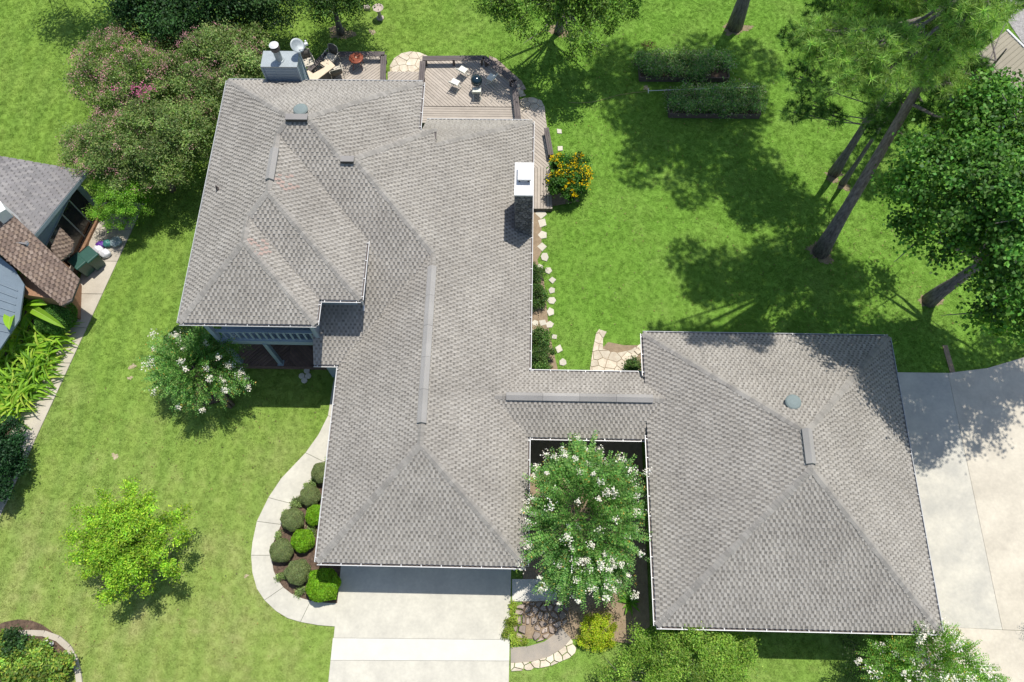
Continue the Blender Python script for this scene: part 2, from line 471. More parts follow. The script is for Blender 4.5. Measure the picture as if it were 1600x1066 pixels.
def facet(house, poly, name='roof_slope', tone=TONE, thick=0.10, period=0.185, course=0.143, gapw=0.085, spots=(), label=None):
    """one plane of a roof: a slab, and on it the courses of raised tabs joined as one part"""
    P = [Vector(p) for p in poly]
    n = Vector((0, 0, 0))
    for i in range(len(P)):
        a, b_ = P[i], P[(i + 1) % len(P)]
        n += Vector(((a.y - b_.y) * (a.z + b_.z), (a.z - b_.z) * (a.x + b_.x), (a.x - b_.x) * (a.y + b_.y)))
    n.normalize()
    if n.z < 0: n = -n; P = P[::-1]
    vup = (Vector((0, 0, 1)) - n * n.z).normalized(); u = vup.cross(n).normalized()
    org = min(P, key=lambda p: p.z)
    H0 = house.location
    mb = MB(H0)
    mb.prism([(p.x, p.y) for p in P], [p.z - thick for p in P], [p.z - 0.002 for p in P])
    slab = mb.build(name, MT['bench'], house)
    if label: slab['label'] = label
    pl = [((p - org).dot(u), (p - org).dot(vup)) for p in P]
    lo = min(p[1] for p in pl); hi = max(p[1] for p in pl)
    V = []; F = []; C = []
    def put(vs, fs, col, butt=None):
        k = len(V)
        for (a, b_, h) in vs:
            q = org + u * a + vup * b_ + n * h; V.append((q.x - H0.x, q.y - H0.y, q.z - H0.z))
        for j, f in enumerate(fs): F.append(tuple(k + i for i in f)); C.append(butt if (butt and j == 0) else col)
    rnd = random.Random(hash((round(P[0].x, 2), round(P[0].y, 2), len(P))) & 0xffff)
    v = lo; r = 0
    while v < hi - 0.02:
        t = min(v + course, hi - 0.001)
        s0, s1 = spans(pl, v + 0.002), spans(pl, t - 0.002)
        if len(s0) != len(s1): s0 = s1 = spans(pl, (v + t) / 2)
        for (x0, x1), (x2, x3) in zip(s0, s1):
            g = tone['strip']; k = rnd.uniform(0.92, 1.08)
            put([(x0, v, 0.0), (x1, v, 0.0), (x1, v, 0.008), (x0, v, 0.008), (x3, t, 0.003), (x2, t, 0.003)],
                [(0, 1, 2, 3), (3, 2, 4, 5)], tuple(c * k for c in g))
            a = math.floor(min(x0, x2) / period) * period - period + rnd.uniform(-.02, .02)
            # alternate rows sit half a period apart
            a += (period * 0.5 if r % 2 else 0)
            while a < max(x1, x3):
                kj = rnd.uniform(-.022, .022); w = period - gapw + kj; gw = gapw - kj
                xa, xb = max(a, min(x0, x2)), min(a + w, max(x1, x3))
                xm = (xa + xb) / 2; vm = (v + t) / 2
                lim0 = x0 + (x2 - x0) * 0.5; lim1 = x1 + (x3 - x1) * 0.5
                if xb - xa > 0.03 and lim0 - 0.02 < xm < lim1 + 0.02:
                    c = rnd.choice(tone['tab']); k = rnd.uniform(0.94, 1.06)
                    col = tuple(q * k for q in c)
                    for (sx, sy, sr) in spots:
                        wq = org + u * xm + vup * vm
                        if (wq.x - sx) ** 2 + (wq.y - sy) ** 2 < sr * sr and rnd.random() < 0.5: col = (0.43, 0.33, 0.29)
                    hh = 0.030 + rnd.uniform(0, 0.006)
                    e0 = xa + 0.006; e1 = xb - 0.006
                    if x0 > xa or x1 < xb or x2 > xa or x3 < xb:    # cut along the edge of the plane
                        tp0, tp1 = max(e0, x2), min(e1, x3); e0, e1 = max(e0, x0), min(e1, x1)
                        if tp1 < tp0: tp0 = tp1 = (tp0 + tp1) / 2
                        if e1 < e0: e0 = e1 = (e0 + e1) / 2
                    else: tp0, tp1 = e0, e1
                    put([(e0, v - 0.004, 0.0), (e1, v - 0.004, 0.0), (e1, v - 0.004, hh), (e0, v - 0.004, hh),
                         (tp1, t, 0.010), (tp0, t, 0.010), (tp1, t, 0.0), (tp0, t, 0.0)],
                        [(0, 1, 2, 3), (3, 2, 4, 5), (1, 6, 4, 2), (0, 3, 5, 7)], col, tuple(q * .30 for q in col))  # butts: dark asphalt edge, with its shadow line put into the colour
                ga, gb = max(a + w, min(x0, x2)), min(a + w + gw, max(x1, x3))
                if gb - ga > 0.02 and lim0 < (ga + gb) / 2 < lim1:   # the printed dark band in the gap
                    e = 0.0093
                    c_ = t - v
                    put([(ga, v + c_ * .22, e), (gb, v + c_ * .22, e), (gb, v + c_ * .66, 0.0085), (ga, v + c_ * .66, 0.0085)], [(0, 1, 2, 3)],
                        (lambda kk: tuple(q * kk for q in tone['gap']))(rnd.uniform(0.75, 1.3)))
                a += w + gw
        v = t; r += 1
    me = bpy.data.meshes.new('shingles'); me.from_pydata(V, [], F)
    ca = me.color_attributes.new('Col', 'FLOAT_COLOR', 'CORNER'); arr = []
    for f, c in zip(F, C): arr += [c[0], c[1], c[2], 1.0] * len(f)
    ca.data.foreach_set('color', arr); me.update()
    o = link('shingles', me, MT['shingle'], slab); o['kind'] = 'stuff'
    return slab

def caps(house, segs, name='ridge_caps'):
    """overlapping cap shingles along hips and ridges; seg = (low end, high end, drop per metre sideways)"""
    mb = MB(house.location)
    for a, b_, drop in segs:
        a, b_ = Vector(a), Vector(b_); d = b_ - a; L = d.length; t = d / L
        w = Vector((t.y, -t.x, 0)).normalized(); s = 0.0
        while s < L:
            e = min(s + 0.19, L); hw = 0.125 * random.uniform(0.84, 1.14)
            p0, p1 = a + t * s, a + t * e; l0, l1 = 0.045, 0.028
            k = random.uniform(0.78, 1.08); col = (0.35 * k, 0.334 * k, 0.308 * k)
            z = Vector((0, 0, 1))
            vs = [p0 + z * l0, p0 + w * hw - z * (hw * drop - l0 * 0.85), p0 - w * hw - z * (hw * drop - l0 * 0.85),
                  p1 + z * l1, p1 + w * hw - z * (hw * drop - l1 * 0.85), p1 - w * hw - z * (hw * drop - l1 * 0.85),
                  p0 + w * hw - z * (hw * drop + 0.01), p0 - w * hw - z * (hw * drop + 0.01)]
            mb.add([tuple(q) for q in vs], [(0, 1, 4, 3), (2, 0, 3, 5), (1, 0, 2, 7, 6)], col)
            s += 0.15
    o = mb.build(name, MT['shingle'], house, vcol=True); o['kind'] = 'stuff'
    return o

def ridge_vent(house, a, b_, w=0.17, drop=0.6):
    a, b_ = Vector(a), Vector(b_); t = (b_ - a).normalized(); s = Vector((t.y, -t.x, 0)).normalized(); z = Vector((0, 0, 1))
    L = (b_ - a).length; n = max(1, int(L / 1.2)); vent = None
    mb = MB(house.location)
    for i in range(n):
        p0, p1 = a + t * (L * i / n + 0.004), a + t * (L * (i + 1) / n - 0.004)
        k = random.uniform(0.9, 1.1); col = (0.38 * k, 0.37 * k, 0.355 * k); rows = []
        for p in (p0, p1):
            rows += [p + s * w - z * (w * drop - 0.05), p + s * w - z * (w * drop - 0.10), p + z * 0.12, p - s * w - z * (w * drop - 0.10), p - s * w - z * (w * drop - 0.05)]
        mb.add([tuple(q) for q in rows], [(0, 5, 6, 1), (1, 6, 7, 2), (2, 7, 8, 3), (3, 8, 9, 4), (0, 1, 2, 3, 4), (9, 8, 7, 6, 5)], col)
    vent = mb.build('ridge_vent', MT['shingle'], house, vcol=True)
    mb = MB(house.location)
    mb.prism([(p.x, p.y) for p in (a + s * (w - .03), b_ + s * (w - .03), b_ - s * (w - .03), a - s * (w - .03))], min(a.z, b_.z) - w * drop - 0.02, min(a.z, b_.z) - w * drop + 0.06)
    mb.build('vent_baffle', MT['black'], vent)
    return vent

def gutter(house, a, b_, out, material='white'):
    """open trough under an eave with its hangers"""
    a, b_ = Vector(a), Vector(b_); t = (b_ - a).normalized(); o = Vector((out[0], out[1], 0)); z = Vector((0, 0, 1))
    prof = [(0.0, -0.05), (0.0, -0.13), (0.075, -0.13), (0.11, -0.06), (0.11, -0.03), (0.086, -0.03), (0.086, -0.055), (0.066, -0.118), (0.012, -0.118), (0.012, -0.05)]
    mb = MB(house.location); vs = []
    for p in (a, b_):
        for (x, h) in prof: vs.append(tuple(p + o * x + z * h))
    n = len(prof)
    fs = [(i, (i + 1) % n, n + (i + 1) % n, n + i) for i in range(n)] + [tuple(range(n)), tuple(range(2 * n - 1, n - 1, -1))]
    mb.add(vs, fs)
    L = (b_ - a).length; k = int(L / 0.75); rz = atan2(t.y, t.x)
    for i in range(k + 1):
        p = a + t * (0.15 + (L - 0.3) * i / max(1, k)) + o * 0.062 - z * 0.018
        mb.box((p.x, p.y, p.z - .02), (0.03, 0.10, 0.012), rz)
    g_ = mb.build('gutter', MT[material], house)
    mb = MB(house.location); c = (a + b_) / 2 + o * .042 - z * .108
    mb.box(tuple(c), (L - .02, .055, .012), rz); mb.build('gutter_strip', MT['trim'], g_)  # dark strip along the trough floor
    return g_

def downspout(house, p, out, z1, z0=0.1):
    mb = MB(house.location); x, y = p
    mb.tube([(x + out[0] * 0.06, y + out[1] * 0.06, z1 - 0.12), (x + out[0] * 0.04, y + out[1] * 0.04, z1 - 0.22), (x - out[0] * 0.38, y - out[1] * 0.38, z1 - 0.5), (x - out[0] * 0.40, y - out[1] * 0.40, z0 + 0.15),
             (x - out[0] * 0.15, y - out[1] * 0.15, z0)], 0.045, 6)
    return mb.build('downspout', MT['white'], house)

# ================================================================== GROUND
def sheet(name, poly, z, material, kind='structure', th=0.04, inset=0.0):
    m = MB(); m.prism(poly, z - th, z, inset=inset)
    o = m.build(name, material); o['kind'] = kind
    return o

gm = bpy.data.meshes.new('ground')
G = 420.0
gm.from_pydata([(-G, -G, 0), (G, -G, 0), (G, G, 0), (-G, G, 0)], [], [(0, 1, 2, 3)])
ground = link('ground', gm, m_lawn); ground['kind'] = 'structure'

def P2(lst, z=0.0):
    return [at(x, y, z)[:2] for x, y in lst]

def pavement(name, slabs, material, z=0.06, gap=0.012):
    """a paved surface laid in slabs with open joints; slabs = list of (pixel polygon, material key)"""
    root = bpy.data.objects.new(name, None); COL.objects.link(root); root['kind'] = 'structure'
    for poly, mk in slabs:
        n = len(poly); cx = sum(p[0] for p in poly) / n; cy = sum(p[1] for p in poly) / n
        q = []
        for p in poly:
            d = sqrt((p[0] - cx) ** 2 + (p[1] - cy) ** 2); k = max(0, 1 - gap / max(d, .01))
            q.append((cx + (p[0] - cx) * k, cy + (p[1] - cy) * k))
        m = MB(); m.prism(q, -0.02, z); o = m.build('slab', MT[mk or material], root, bevel=0.008)
    return root

# front driveway
dl = lambda y: -7.27 - (0.8 - y) * 0.0 
DX0, DX1 = -7.27, -0.46
fd = [([(DX0 + .03, 0.82), (DX1, 0.90), (DX1, 3.6), (DX0 + .03, 3.6)], 'concrete'),
      ([(DX0, 0.03), (DX1, 0.15), (DX1, 0.90), (DX0, 0.82)], 'concrete_bright'),
      ([(DX0, -3.0), (DX1, -3.0), (DX1, 0.15), (DX0, 0.03)], 'concrete'),
      ([(DX0, -6.5), (DX1, -6.5), (DX1, -3.0), (DX0, -3.0)], 'concrete_bright')]
pavement('driveway', fd, 'concrete', 0.07)

# curving front walk, slab by slab
W_OUT = [(531, 560), (521, 600), (513, 650), (498, 680), (478, 708), (440, 748), (420, 778), (402, 815), (395, 848), (393, 868), (395, 895), (402, 920), (414, 938), (432, 955), (450, 966), (470, 972), (498, 977), (524, 979)]
W_IN = [(556, 563), (548, 605), (536, 660), (525, 696), (512, 725), (478, 765), (458, 788), (440, 820), (427, 850), (424, 868), (428, 892), (434, 905), (443, 918), (456, 928), (472, 935), (486, 939), (508, 942), (530, 943)]
cut = [0, 2, 4, 6, 7, 9, 12, 15, 17]
sl = []
for i in range(len(cut) - 1):
    a, b_ = cut[i], cut[i + 1]
    sl.append((P2(W_OUT[a:b_ + 1]) + P2(W_IN[a:b_ + 1][::-1]), 'concrete'))
def pavement_nc(name, slabs, z=0.06, gap=0.008):
    root = bpy.data.objects.new(name, None); COL.objects.link(root); root['kind'] = 'structure'
    for poly, mk in slabs:
        m = MB(); n = len(poly) // 2
        # strip of quads so that curved slabs stay clean
        A, B = poly[:n], poly[n:][::-1]
        def mv(p, q, d):
            L = max(1e-4, sqrt((q[0] - p[0]) ** 2 + (q[1] - p[1]) ** 2)); return (p[0] + (q[0] - p[0]) * d / L, p[1] + (q[1] - p[1]) * d / L)
        A = [mv(A[0], A[1], gap)] + A[1:-1] + [mv(A[-1], A[-2], gap)]
        B = [mv(B[0], B[1], gap)] + B[1:-1] + [mv(B[-1], B[-2], gap)]
        m.prism(A + B[::-1], -0.02, z); m.build('slab', MT[mk], root)
    return root
pavement_nc('front_walk', sl, 0.055)

# path beside the neighbour's house
def lp(yl):   # left / right edge of the neighbour's path at world y
    t = (yl - 5.0) / 14.0
    return (-21.45 + (-18.75 + 21.45) * t)
ys = [1.5, 3.2, 5.0, 6.7, 8.4, 10.2, 11.9, 13.6, 15.3, 17.0, 18.7, 20.2]
sl = []
for i in range(len(ys) - 1):
    a, b_ = ys[i], ys[i + 1]
    wa = 1.15 if a < 15 else 1.15 + (a - 15) * 0.2; wb = 1.15 if b_ < 15 else 1.15 + (b_ - 15) * 0.2
    sl.append(([(lp(a), a), (lp(b_), b_), (lp(b_) - wb, b_), (lp(a) - wa, a)], 'concrete_warm'))
pavement('side_path', sl, 'concrete_warm', 0.05)

# big right-hand driveway
xA = lambda y: 18.27 + (12.11 - y) * 0.006
rd = [([(14.2, 1.75), (18.33, 1.65), (18.27, 12.10), (14.2, 12.08)], 'concrete_warm3'),
      ([(18.33, 1.65), (30.0, 1.5), (30.0, 14.3), (24.0, 13.35), (21.9, 12.95), (20.0, 12.35), (18.27, 12.10)], 'concrete_warm2'),
      ([(14.9, -5.0), (30.0, -5.0), (30.0, 1.5), (18.33, 1.65), (14.9, 1.75)], 'concrete_warm2')]
MT['concrete_warm3'] = mat('concrete_pale', (0.56, 0.53, 0.445), 0.9, 0.10, 1.0, 9, 0.15, 60, obvar=0.02, col2=(0.42, 0.405, 0.355))
MT['concrete_warm2'] = mat('concrete_light', (0.58, 0.53, 0.43), 0.9, 0.10, 0.9, 9, 0.15, 60, obvar=0.02, col2=(0.45, 0.41, 0.335))
def pav2(name, slabs, z, gap=0.006):
    root = bpy.data.objects.new(name, None); COL.objects.link(root); root['kind'] = 'structure'
    for poly, mk in slabs:
        n = len(poly); m = MB(); cx = sum(p[0] for p in poly) / n; cy = sum(p[1] for p in poly) / n
        q = []
        for p in poly: q.append((p[0] + (gap if p[0] < cx else -gap), p[1] + (gap if p[1] < cy else -gap)))
        m.prism(q, -0.02, z); m.build('slab', MT[mk], root)
    return root
pav2('side_driveway', rd, 0.06)

# planting beds and bare places in the lawn
def blob(px, py, rx, ry, z, material, name, n=26, wob=0.15, world=False, th=0.03):
    c = (px, py) if world else at(px, py)[:2]
    ph = [random.uniform(0, 6.28) for _ in range(4)]
    pts = []; n = n if wob < .3 else 70
    for i in range(n):
        a = 2 * pi * i / n
        k = (1 if wob < .3 else random.uniform(.72, 1.12)) + wob * (sin(2 * a + ph[0]) * .5 + sin(3 * a + ph[1]) * .35 + sin(5 * a + ph[2]) * .25)
        pts.append((c[0] + rx * k * cos(a), c[1] + ry * k * sin(a)))
    return sheet(name, pts, z, MT[material], th=th)

sheet('planting_bed', P2([(560, 590), (548, 605), (536, 660), (525, 696), (512, 725), (478, 765), (458, 788), (440, 820), (427, 850), (424, 868), (428, 892), (434, 905), (443, 918), (456, 928), (472, 935), (486, 939), (508, 942), (530, 943), (536, 890), (560, 880), (600, 600)]), 0.045, MT['mulch'])
sheet('courtyard_bed', [(0.0, 0.95), (0.0, 10.4), (4.9, 10.4), (4.9, 1.5), (4.2, 0.85), (2.8, 1.0)], 0.045, MT['soil'])
sheet('garden_bed', P2([(826, 395), (838, 402), (850, 440), (858, 520), (872, 580), (872, 600), (815, 600)]), 0.04, MT['soil'])
blob(322, 594, 1.45, 1.2, 0.05, 'mulch', 'tree_ring', wob=0.05)
sheet('neighbour_bed', [(-21.9, 5.0), (-21.2, 9.5), (-20.55, 14.2), (-20.2, 15.6), (-26, 17), (-30, 12), (-30, 3)], 0.04, MT['mulch'])
blob(20, 1046, 2.1, 1.75, 0.05, 'mulch', 'corner_bed', wob=0.04)
for x, y, r in ((207, 573, .18), (203, 591, .13), (180, 713, .17), (582, 50, .22), (620, 1020, .01), (1303, 275, .5), (1318, 290, .4), (1282, 393, .75), (1455, 468, .55), (1150, 45, .7), (873, 48, .6),
                (385, 900, .10), (1010, 138, .2), (533, 52, .7), (1000, 100, .3)):
    if r > .05: blob(x, y, r * .9, r * 0.7, 0.010, 'sand' if r < .3 else 'soil', 'bare_patch', wob=0.45, th=.006)
sheet('bare_patch', P2([(940, 545), (950, 535), (975, 540), (1003, 540), (1003, 580), (945, 580)]), 0.035, MT['soil'])
sheet('bare_patch', P2([(838, 322), (866, 322), (905, 315), (890, 300), (866, 300)]), 0.035, MT['soil'])
sheet('bare_patch', P2([(1472, 540), (1480, 540), (1492, 582), (1484, 582)]), 0.035, MT['soil'])
sheet('mulch_strip', P2([(833, 330), (846, 330), (846, 395), (838, 410), (828, 410)]), 0.049, MT['soil'])

# concrete landing and aggregate path by the driveway
pav2('landing', [(P2([(800, 905), (830, 905), (870, 905), (870, 940), (800, 940)]), 'concrete_bright')], 0.055)
pth_o = [(798, 1049), (830, 1047), (862, 1040), (890, 1028), (905, 1015)]
pth_i = [(798, 1012), (825, 1010), (850, 1003), (868, 990), (872, 975)]
pth_m = [(798, 1036), (830, 1034), (858, 1026), (880, 1012), (892, 998)]
sheet('aggregate_path', P2(pth_m + pth_i[::-1]), 0.05, MT['agg'])
r_ = bpy.data.objects.new('path_edging', None); COL.objects.link(r_); r_['kind'] = 'structure'
for c in flagging(P2(pth_o + pth_m[::-1]), 0.34, 0.02, random.Random(4)):
    m = MB(); m.prism(c, 0, 0.085, inset=0.05); m.build('stone', MT['flag'], r_)

def stone_patch(name, poly, size, seed, z=0.045, mk='flag', gap=0.016):
    root = bpy.data.objects.new(name, None); COL.objects.link(root); root['kind'] = 'structure'
    m = MB(); m.prism(poly, -0.02, z - 0.03); m.build('bedding', MT['sand'], root)
    rr = random.Random(seed)
    for c in flagging(poly, size, gap, rr):
        m = MB(); zz = z + rr.uniform(-0.006, 0.01); m.prism(c, 0, zz, inset=0.03); m.build('stone', MT[mk], root)
    return root
arc = [(605 + 5, 128), (609, 104), (616, 92), (628, 84), (642, 81), (656, 83), (668, 88), (668, 128)]
stone_patch('flagstone_landing', P2(arc), 0.5, 3)
arc2 = [(812, 176), (812, 157), (822, 153), (836, 153), (846, 158), (851, 168), (852, 176)]
stone_patch('flagstone_landing', P2(arc2), 0.42, 5)
stone_patch('flagstone_path', P2([(920, 590), (926, 548), (931, 522), (936, 515), (948, 519), (942, 530), (942, 546), (965, 552), (985, 548), (1000, 538), (1004, 545), (985, 565), (975, 592)]), 0.42, 6)
stone_patch('flagstone_landing', P2([(800, 132), (812, 132), (822, 150), (812, 152)]), 0.4, 9)
stone_patch('flagstone_landing', P2([(764, 88), (775, 92), (815, 127), (822, 140), (812, 142), (765, 98)]), 0.5, 8, mk='rock')
# block edging by the garage
r_ = bpy.data.objects.new('block_edging', None); COL.objects.link(r_); r_['kind'] = 'structure'
for x, y, a in ((984, 570, 60), (987, 564, 52), (991, 557, 45), (996, 551, 38), (1001, 546, 30)):
    c = at(x, y); m = MB(); m.box((c[0], c[1], .07), (.20, .24, .16), radians(a)); m.build('block', MT['flag'], r_, bevel=.015)

# stepping stones along the east side
r_ = bpy.data.objects.new('stepping_stone_path', None); COL.objects.link(r_); r_['kind'] = 'structure'
for x, y, w in ((846, 335, 15), (847, 349, 13), (848, 368, 12), (847, 386, 12), (851, 402, 11), (857, 423, 10), (863, 438, 9), (862, 454, 9), (862, 470, 10), (860, 488, 10), (859, 508, 9), (848, 505, 10),
                (866, 527, 8), (873, 546, 10), (880, 567, 9), (836, 505, 8), (833, 518, 6), (874, 206, 8), (875, 233, 8), (844, 418, 8)):
    c = at(x, y); rr = w * 0.0285 * 0.68; k = random.choice((4, 5, 5, 6)); a0 = random.uniform(0, 6)
    if y < 240: k, a0, rr = 4, pi / 4, 0.17
    pts = [(c[0] + rr * random.uniform(.9, 1.2) * cos(a0 + 2 * pi * i / k), c[1] + rr * random.uniform(.85, 1.25) * sin(a0 + 2 * pi * i / k) * 1.05) for i in range(k)]
    m = MB(); m.prism(pts, -0.02, 0.055, inset=0.06); m.build('stepping_stone', MT['step'], r_, bevel=0.012)
r_ = bpy.data.objects.new('porch_steps', None); COL.objects.link(r_); r_['kind'] = 'structure'
for x, y in ((472, 588), (480, 580), (482, 588), (476, 595)):
    c = at(x, y); m = MB(); m.lathe((c[0], c[1], 0), [(.13, 0), (.14, .06), (.12, .08), (.001, .085)], 9); m.build('stepping_stone', MT['step'], r_)

# garden rocks under the courtyard crape myrtle
rr = random.Random(12)
r_ = bpy.data.objects.new('dry_stream_bed', None); COL.objects.link(r_); r_['kind'] = 'structure'
for c in flagging(P2([(806, 945), (868, 938), (890, 950), (886, 972), (868, 990), (850, 1000), (828, 1006), (808, 1003), (800, 975)]), 0.30, 0.03, rr, 0.45):
    if rr.random() < 0.12: continue
    m = MB(); m.prism(c, 0, rr.uniform(0.12, 0.20), inset=0.22); m.build('rock', MT['rock'], r_, bevel=0.02)

# ================================================================== MAIN HOUSE
p = 0.64
house = thing('house', (-5.0, 12.0, 0.0), 'large two-storey house with hipped grey shingle roofs, blue-grey walls and white gutters', 'house')
ZL, ZU = 2.8, 5.5
F_ = (-3.7, 7.12, ZL + p * 3.8); R_ = (-3.7, 14.8, ZL + p * 3.8); P_ = (-6.7, 17.8, ZL + p * 6.8); PW = (-7.2, 17.8, ZL + p * 6.8)
XW, XE, YN = -12.99, -4.62, 22.95
yt = (ZU - ZL + p * (YN + 11)) / (2 * p); zt = ZL + p * (yt - 11)
TW = (XW + (zt - ZU) / p, yt, zt); TE = (XE - (zt - ZU) / p, yt, zt)
XM, YM, XS, YS = -6.29, 12.6, -7.86, 11.56
hm = (XM - XW) / 2; xm = XW + hm; zm = ZU + p * hm; Q_ = (xm, 11 + (zm - ZL) / p, zm); Ma = (xm, YM + hm, zm)
hs = (XS - XW) / 2; xs_ = XW + hs; zs = ZU + p * hs; T_ = (xs_, Ma[1] - (xm - xs_), zs); Sa = (xs_, YS + hs, zs)
V_ = (XM, 11 + (ZU - ZL) / p, ZU)
K_ = (-3.9, 20.6, P_[2] - p * 2.8); G_ = (-3.9, 23.1 - (p * 4.0) / 0.78, ZL + p * 4.0)
SPOT = ((-10.0, 14.0, .45), (-9.1, 16.6, .4))
facet(house, [(-7.5, 3.32, ZL), F_, R_, (-7.5, 11.0, ZL)])
facet(house, [(-7.5, 3.32, ZL), (0.1, 3.32, ZL), F_])
facet(house, [(0.1, 3.32, ZL), (0.1, 23.1, ZL), G_, K_, P_, R_, F_])
facet(house, [(-8.54, 11.0, ZL), (-7.5, 11.0, ZL), R_, P_, PW, TE, TW, Q_, V_, (-8.54, V_[1], ZU)])
facet(house, [PW, P_, K_, (-4.62, K_[1] - .1, P_[2] - p * 2.7)])
facet(house, [(0.1, 23.1, ZL), (-4.75, 23.1, ZL), (-4.75, G_[1], G_[2]), G_])
facet(house, [(XW, YN, ZU), (XE, YN, ZU), TE, TW])
facet(house, [(XW, YS, ZU), (XW, YN, ZU), TW, Q_, Ma, T_, Sa])
facet(house, [(XE, YN, ZU), TE, PW, (XE, PW[1] + (PW[2] - ZU) / p, ZU)])
facet(house, [Q_, V_, (XM, YM, ZU), Ma], spots=SPOT)
facet(house, [(XM, YM, ZU), Ma, T_, (XS, YM, ZU)])
facet(house, [T_, Sa, (XS, YS, ZU), (XS, YM, ZU)], spots=SPOT)
facet(house, [(XW, YS, ZU), (XS, YS, ZU), Sa])
hd = p * 0.7071
caps(house, [((-7.5, 3.32, ZL), F_, hd), ((0.1, 3.32, ZL), F_, hd), (F_, R_, p), (R_, P_, hd), (K_, P_, hd), ((0.1, 23.1, ZL), G_, hd), (P_, PW, p), (PW, TE, hd), (TE, TW, p),
             ((XE, YN, ZU), TE, hd), ((XW, YN, ZU), TW, hd), (TW, Q_, hd), (Q_, Ma, p), (Ma, T_, hd), (T_, Sa, p), ((XM, YM, ZU), Ma, hd), ((XS, YS, ZU), Sa, hd), ((XW, YS, ZU), Sa, hd)])
ridge_vent(house, (-3.7, 7.9, F_[2] + .02), (-3.7, 14.2, F_[2] + .02))
ridge_vent(house, (xm, Ma[1] + .5, zm + .02), (xm, Ma[1] + 1.9, zm + .02), w=0.16)
# breezeway roof between the house and the garage
zr = ZL + p * 1.34
facet(house, [(0.1, 10.83, ZL), (-1.24, 9.49, zr), (5.42, 9.49, zr), (4.64, 10.83, ZL)])
facet(house, [(0.1, 8.15, ZL), (-1.24, 9.49, zr), (5.42, 9.49, zr), (4.64, 8.15, ZL)])
caps(house, [((-1.2, 9.49, zr), (5.3, 9.49, zr), p)])
ridge_vent(house, (-0.75, 9.49, zr + .02), (4.85, 9.49, zr + .02), w=0.16)

def slot_vent(x0, x1, y, z):
    m = MB(house.location); m.box(((x0 + x1) / 2, y, z + .05), (x1 - x0, .20, .07)); o = m.build('slot_vent', MT['black'], house)
    m = MB(house.location); m.box(((x0 + x1) / 2, y + .05, z + .105), (x1 - x0 + .04, .26, .03), col=(.30, .29, .28)); m.build('vent_cover', MT['shingle'], o, vcol=True)
slot_vent(-9.25, -8.45, yt - .12, zt - .02)
slot_vent(-7.2, -6.72, 17.68, P_[2] - .03)
def dome_vent(h, x, y, z, r=.30):
    r *= .85
    m = MB(h.location); m.lathe((x, y, z), [(r * .62, -.15), (r * .62, .12), (r, .12), (r, .15), (r * .85, .19), (r * .45, .22), (.001, .225)], 22)
    return m.build('roof_vent', MT['ventgrey'], h, smooth=False)
vx, vy = at(469, 170, 7.9)[:2]; dome_vent(house, vx, vy, ZU + p * (YN - vy) + .02, .33)
def pipe(h, x, y, z, r=.045, hh=.35):
    m = MB(h.location); m.lathe((x, y, z), [(r * 2.2, -.1), (r * 1.8, .03), (r, .08), (r, hh)], 10); m.build('vent_pipe', MT['trim'], h)
for px, py, zz in ((743, 396, 3.7), (802, 434, 3.0), (340, 295, 6.0)):
    c = at(px, py, zz); pipe(house, c[0], c[1], zz, .06 if px == 743 else .04, .2)

# gutters
for a, b_, o_ in [((-7.5, 3.32), (0.1, 3.32), (0, -1)), ((0.1, 3.32), (0.1, 8.15), (1, 0)), ((0.1, 10.83), (0.1, 23.1), (1, 0)), ((-7.5, 3.32), (-7.5, 10.95), (-1, 0)),
                  ((-8.54, 11.0), (-7.55, 11.0), (0, -1)), ((0.12, 8.15), (4.62, 8.15), (0, -1)), ((0.12, 10.83), (4.62, 10.83), (0, 1)), ((-4.75, 23.1), (0.1, 23.1), (0, 1))]:
    gutter(house, (*a, ZL), (*b_, ZL), o_)
for a, b_, o_ in [((XW, YS), (XS, YS), (0, -1)), ((XS, YS), (XS, YM - .06), (1, 0)), ((XS + .06, YM), (XM, YM), (0, -1)), ((XM, YM), (XM, V_[1]), (1, 0)), ((XE, 20.5), (XE, YN), (1, 0)), ((XW, YS), (XW, YN), (-1, 0)), ((XW, YN), (XE, YN), (0, 1))]:
    gutter(house, (*a, ZU), (*b_, ZU), o_, 'gutgrey' if o_ in ((-1, 0), (0, 1)) or (a == (XW, YS) and o_ == (0, -1)) else 'white')
downspout(house, (-6.55, 3.32), (0, -1), ZL); downspout(house, (-0.35, 3.32), (0, -1), ZL)
downspout(house, (-8.0, 11.0), (0, -1), ZL)
m = MB(house.location); m.tube([(-6.45, 12.55, 5.38), (-6.45, 12.75, 5.15), (-6.45, 13.0, 5.0), (-6.45, 13.0, 4.15), (-6.45, 12.8, 4.08)], .045, 6); m.build('downspout', MT['white'], house)

# walls
def wall_box(h, x0, y0, x1, y1, z0, z1, mk='greyblue', name='wall', lap=True):
    m = MB(h.location); m.box(((x0 + x1) / 2, (y0 + y1) / 2, (z0 + z1) / 2), (x1 - x0, y1 - y0, z1 - z0)); w = m.build(name, MT[mk], h)
    if lap:
        m = MB(h.location); z = z0 + .16
        while z < z1 - .02:
            for (ax, ay, bx, by) in ((x0 - .012, y0 - .012, x1 + .012, y0 - .002), (x0 - .012, y1 + .002, x1 + .012, y1 + .012), (x0 - .012, y0, x0 - .002, y1), (x1 + .002, y0, x1 + .012, y1)):
                m.box(((ax + bx) / 2, (ay + by) / 2, z), (bx - ax, by - ay, .13))
            z += .16
        o = m.build('lap_siding', MT[mk], w); o['kind'] = 'stuff'
    return w
wall_box(house, -7.05, 3.95, -0.35, 23.0 - .3, 0, 2.62)
wall_box(house, -8.45, 11.45, -7.1, 22.0, 0, 2.62, lap=False)
wall_box(house, -12.5, 14.5, -6.75, 19.0, 0, 5.35)
wall_box(house, -12.5, 19.0, -5.1, 22.5, 0, 5.35)
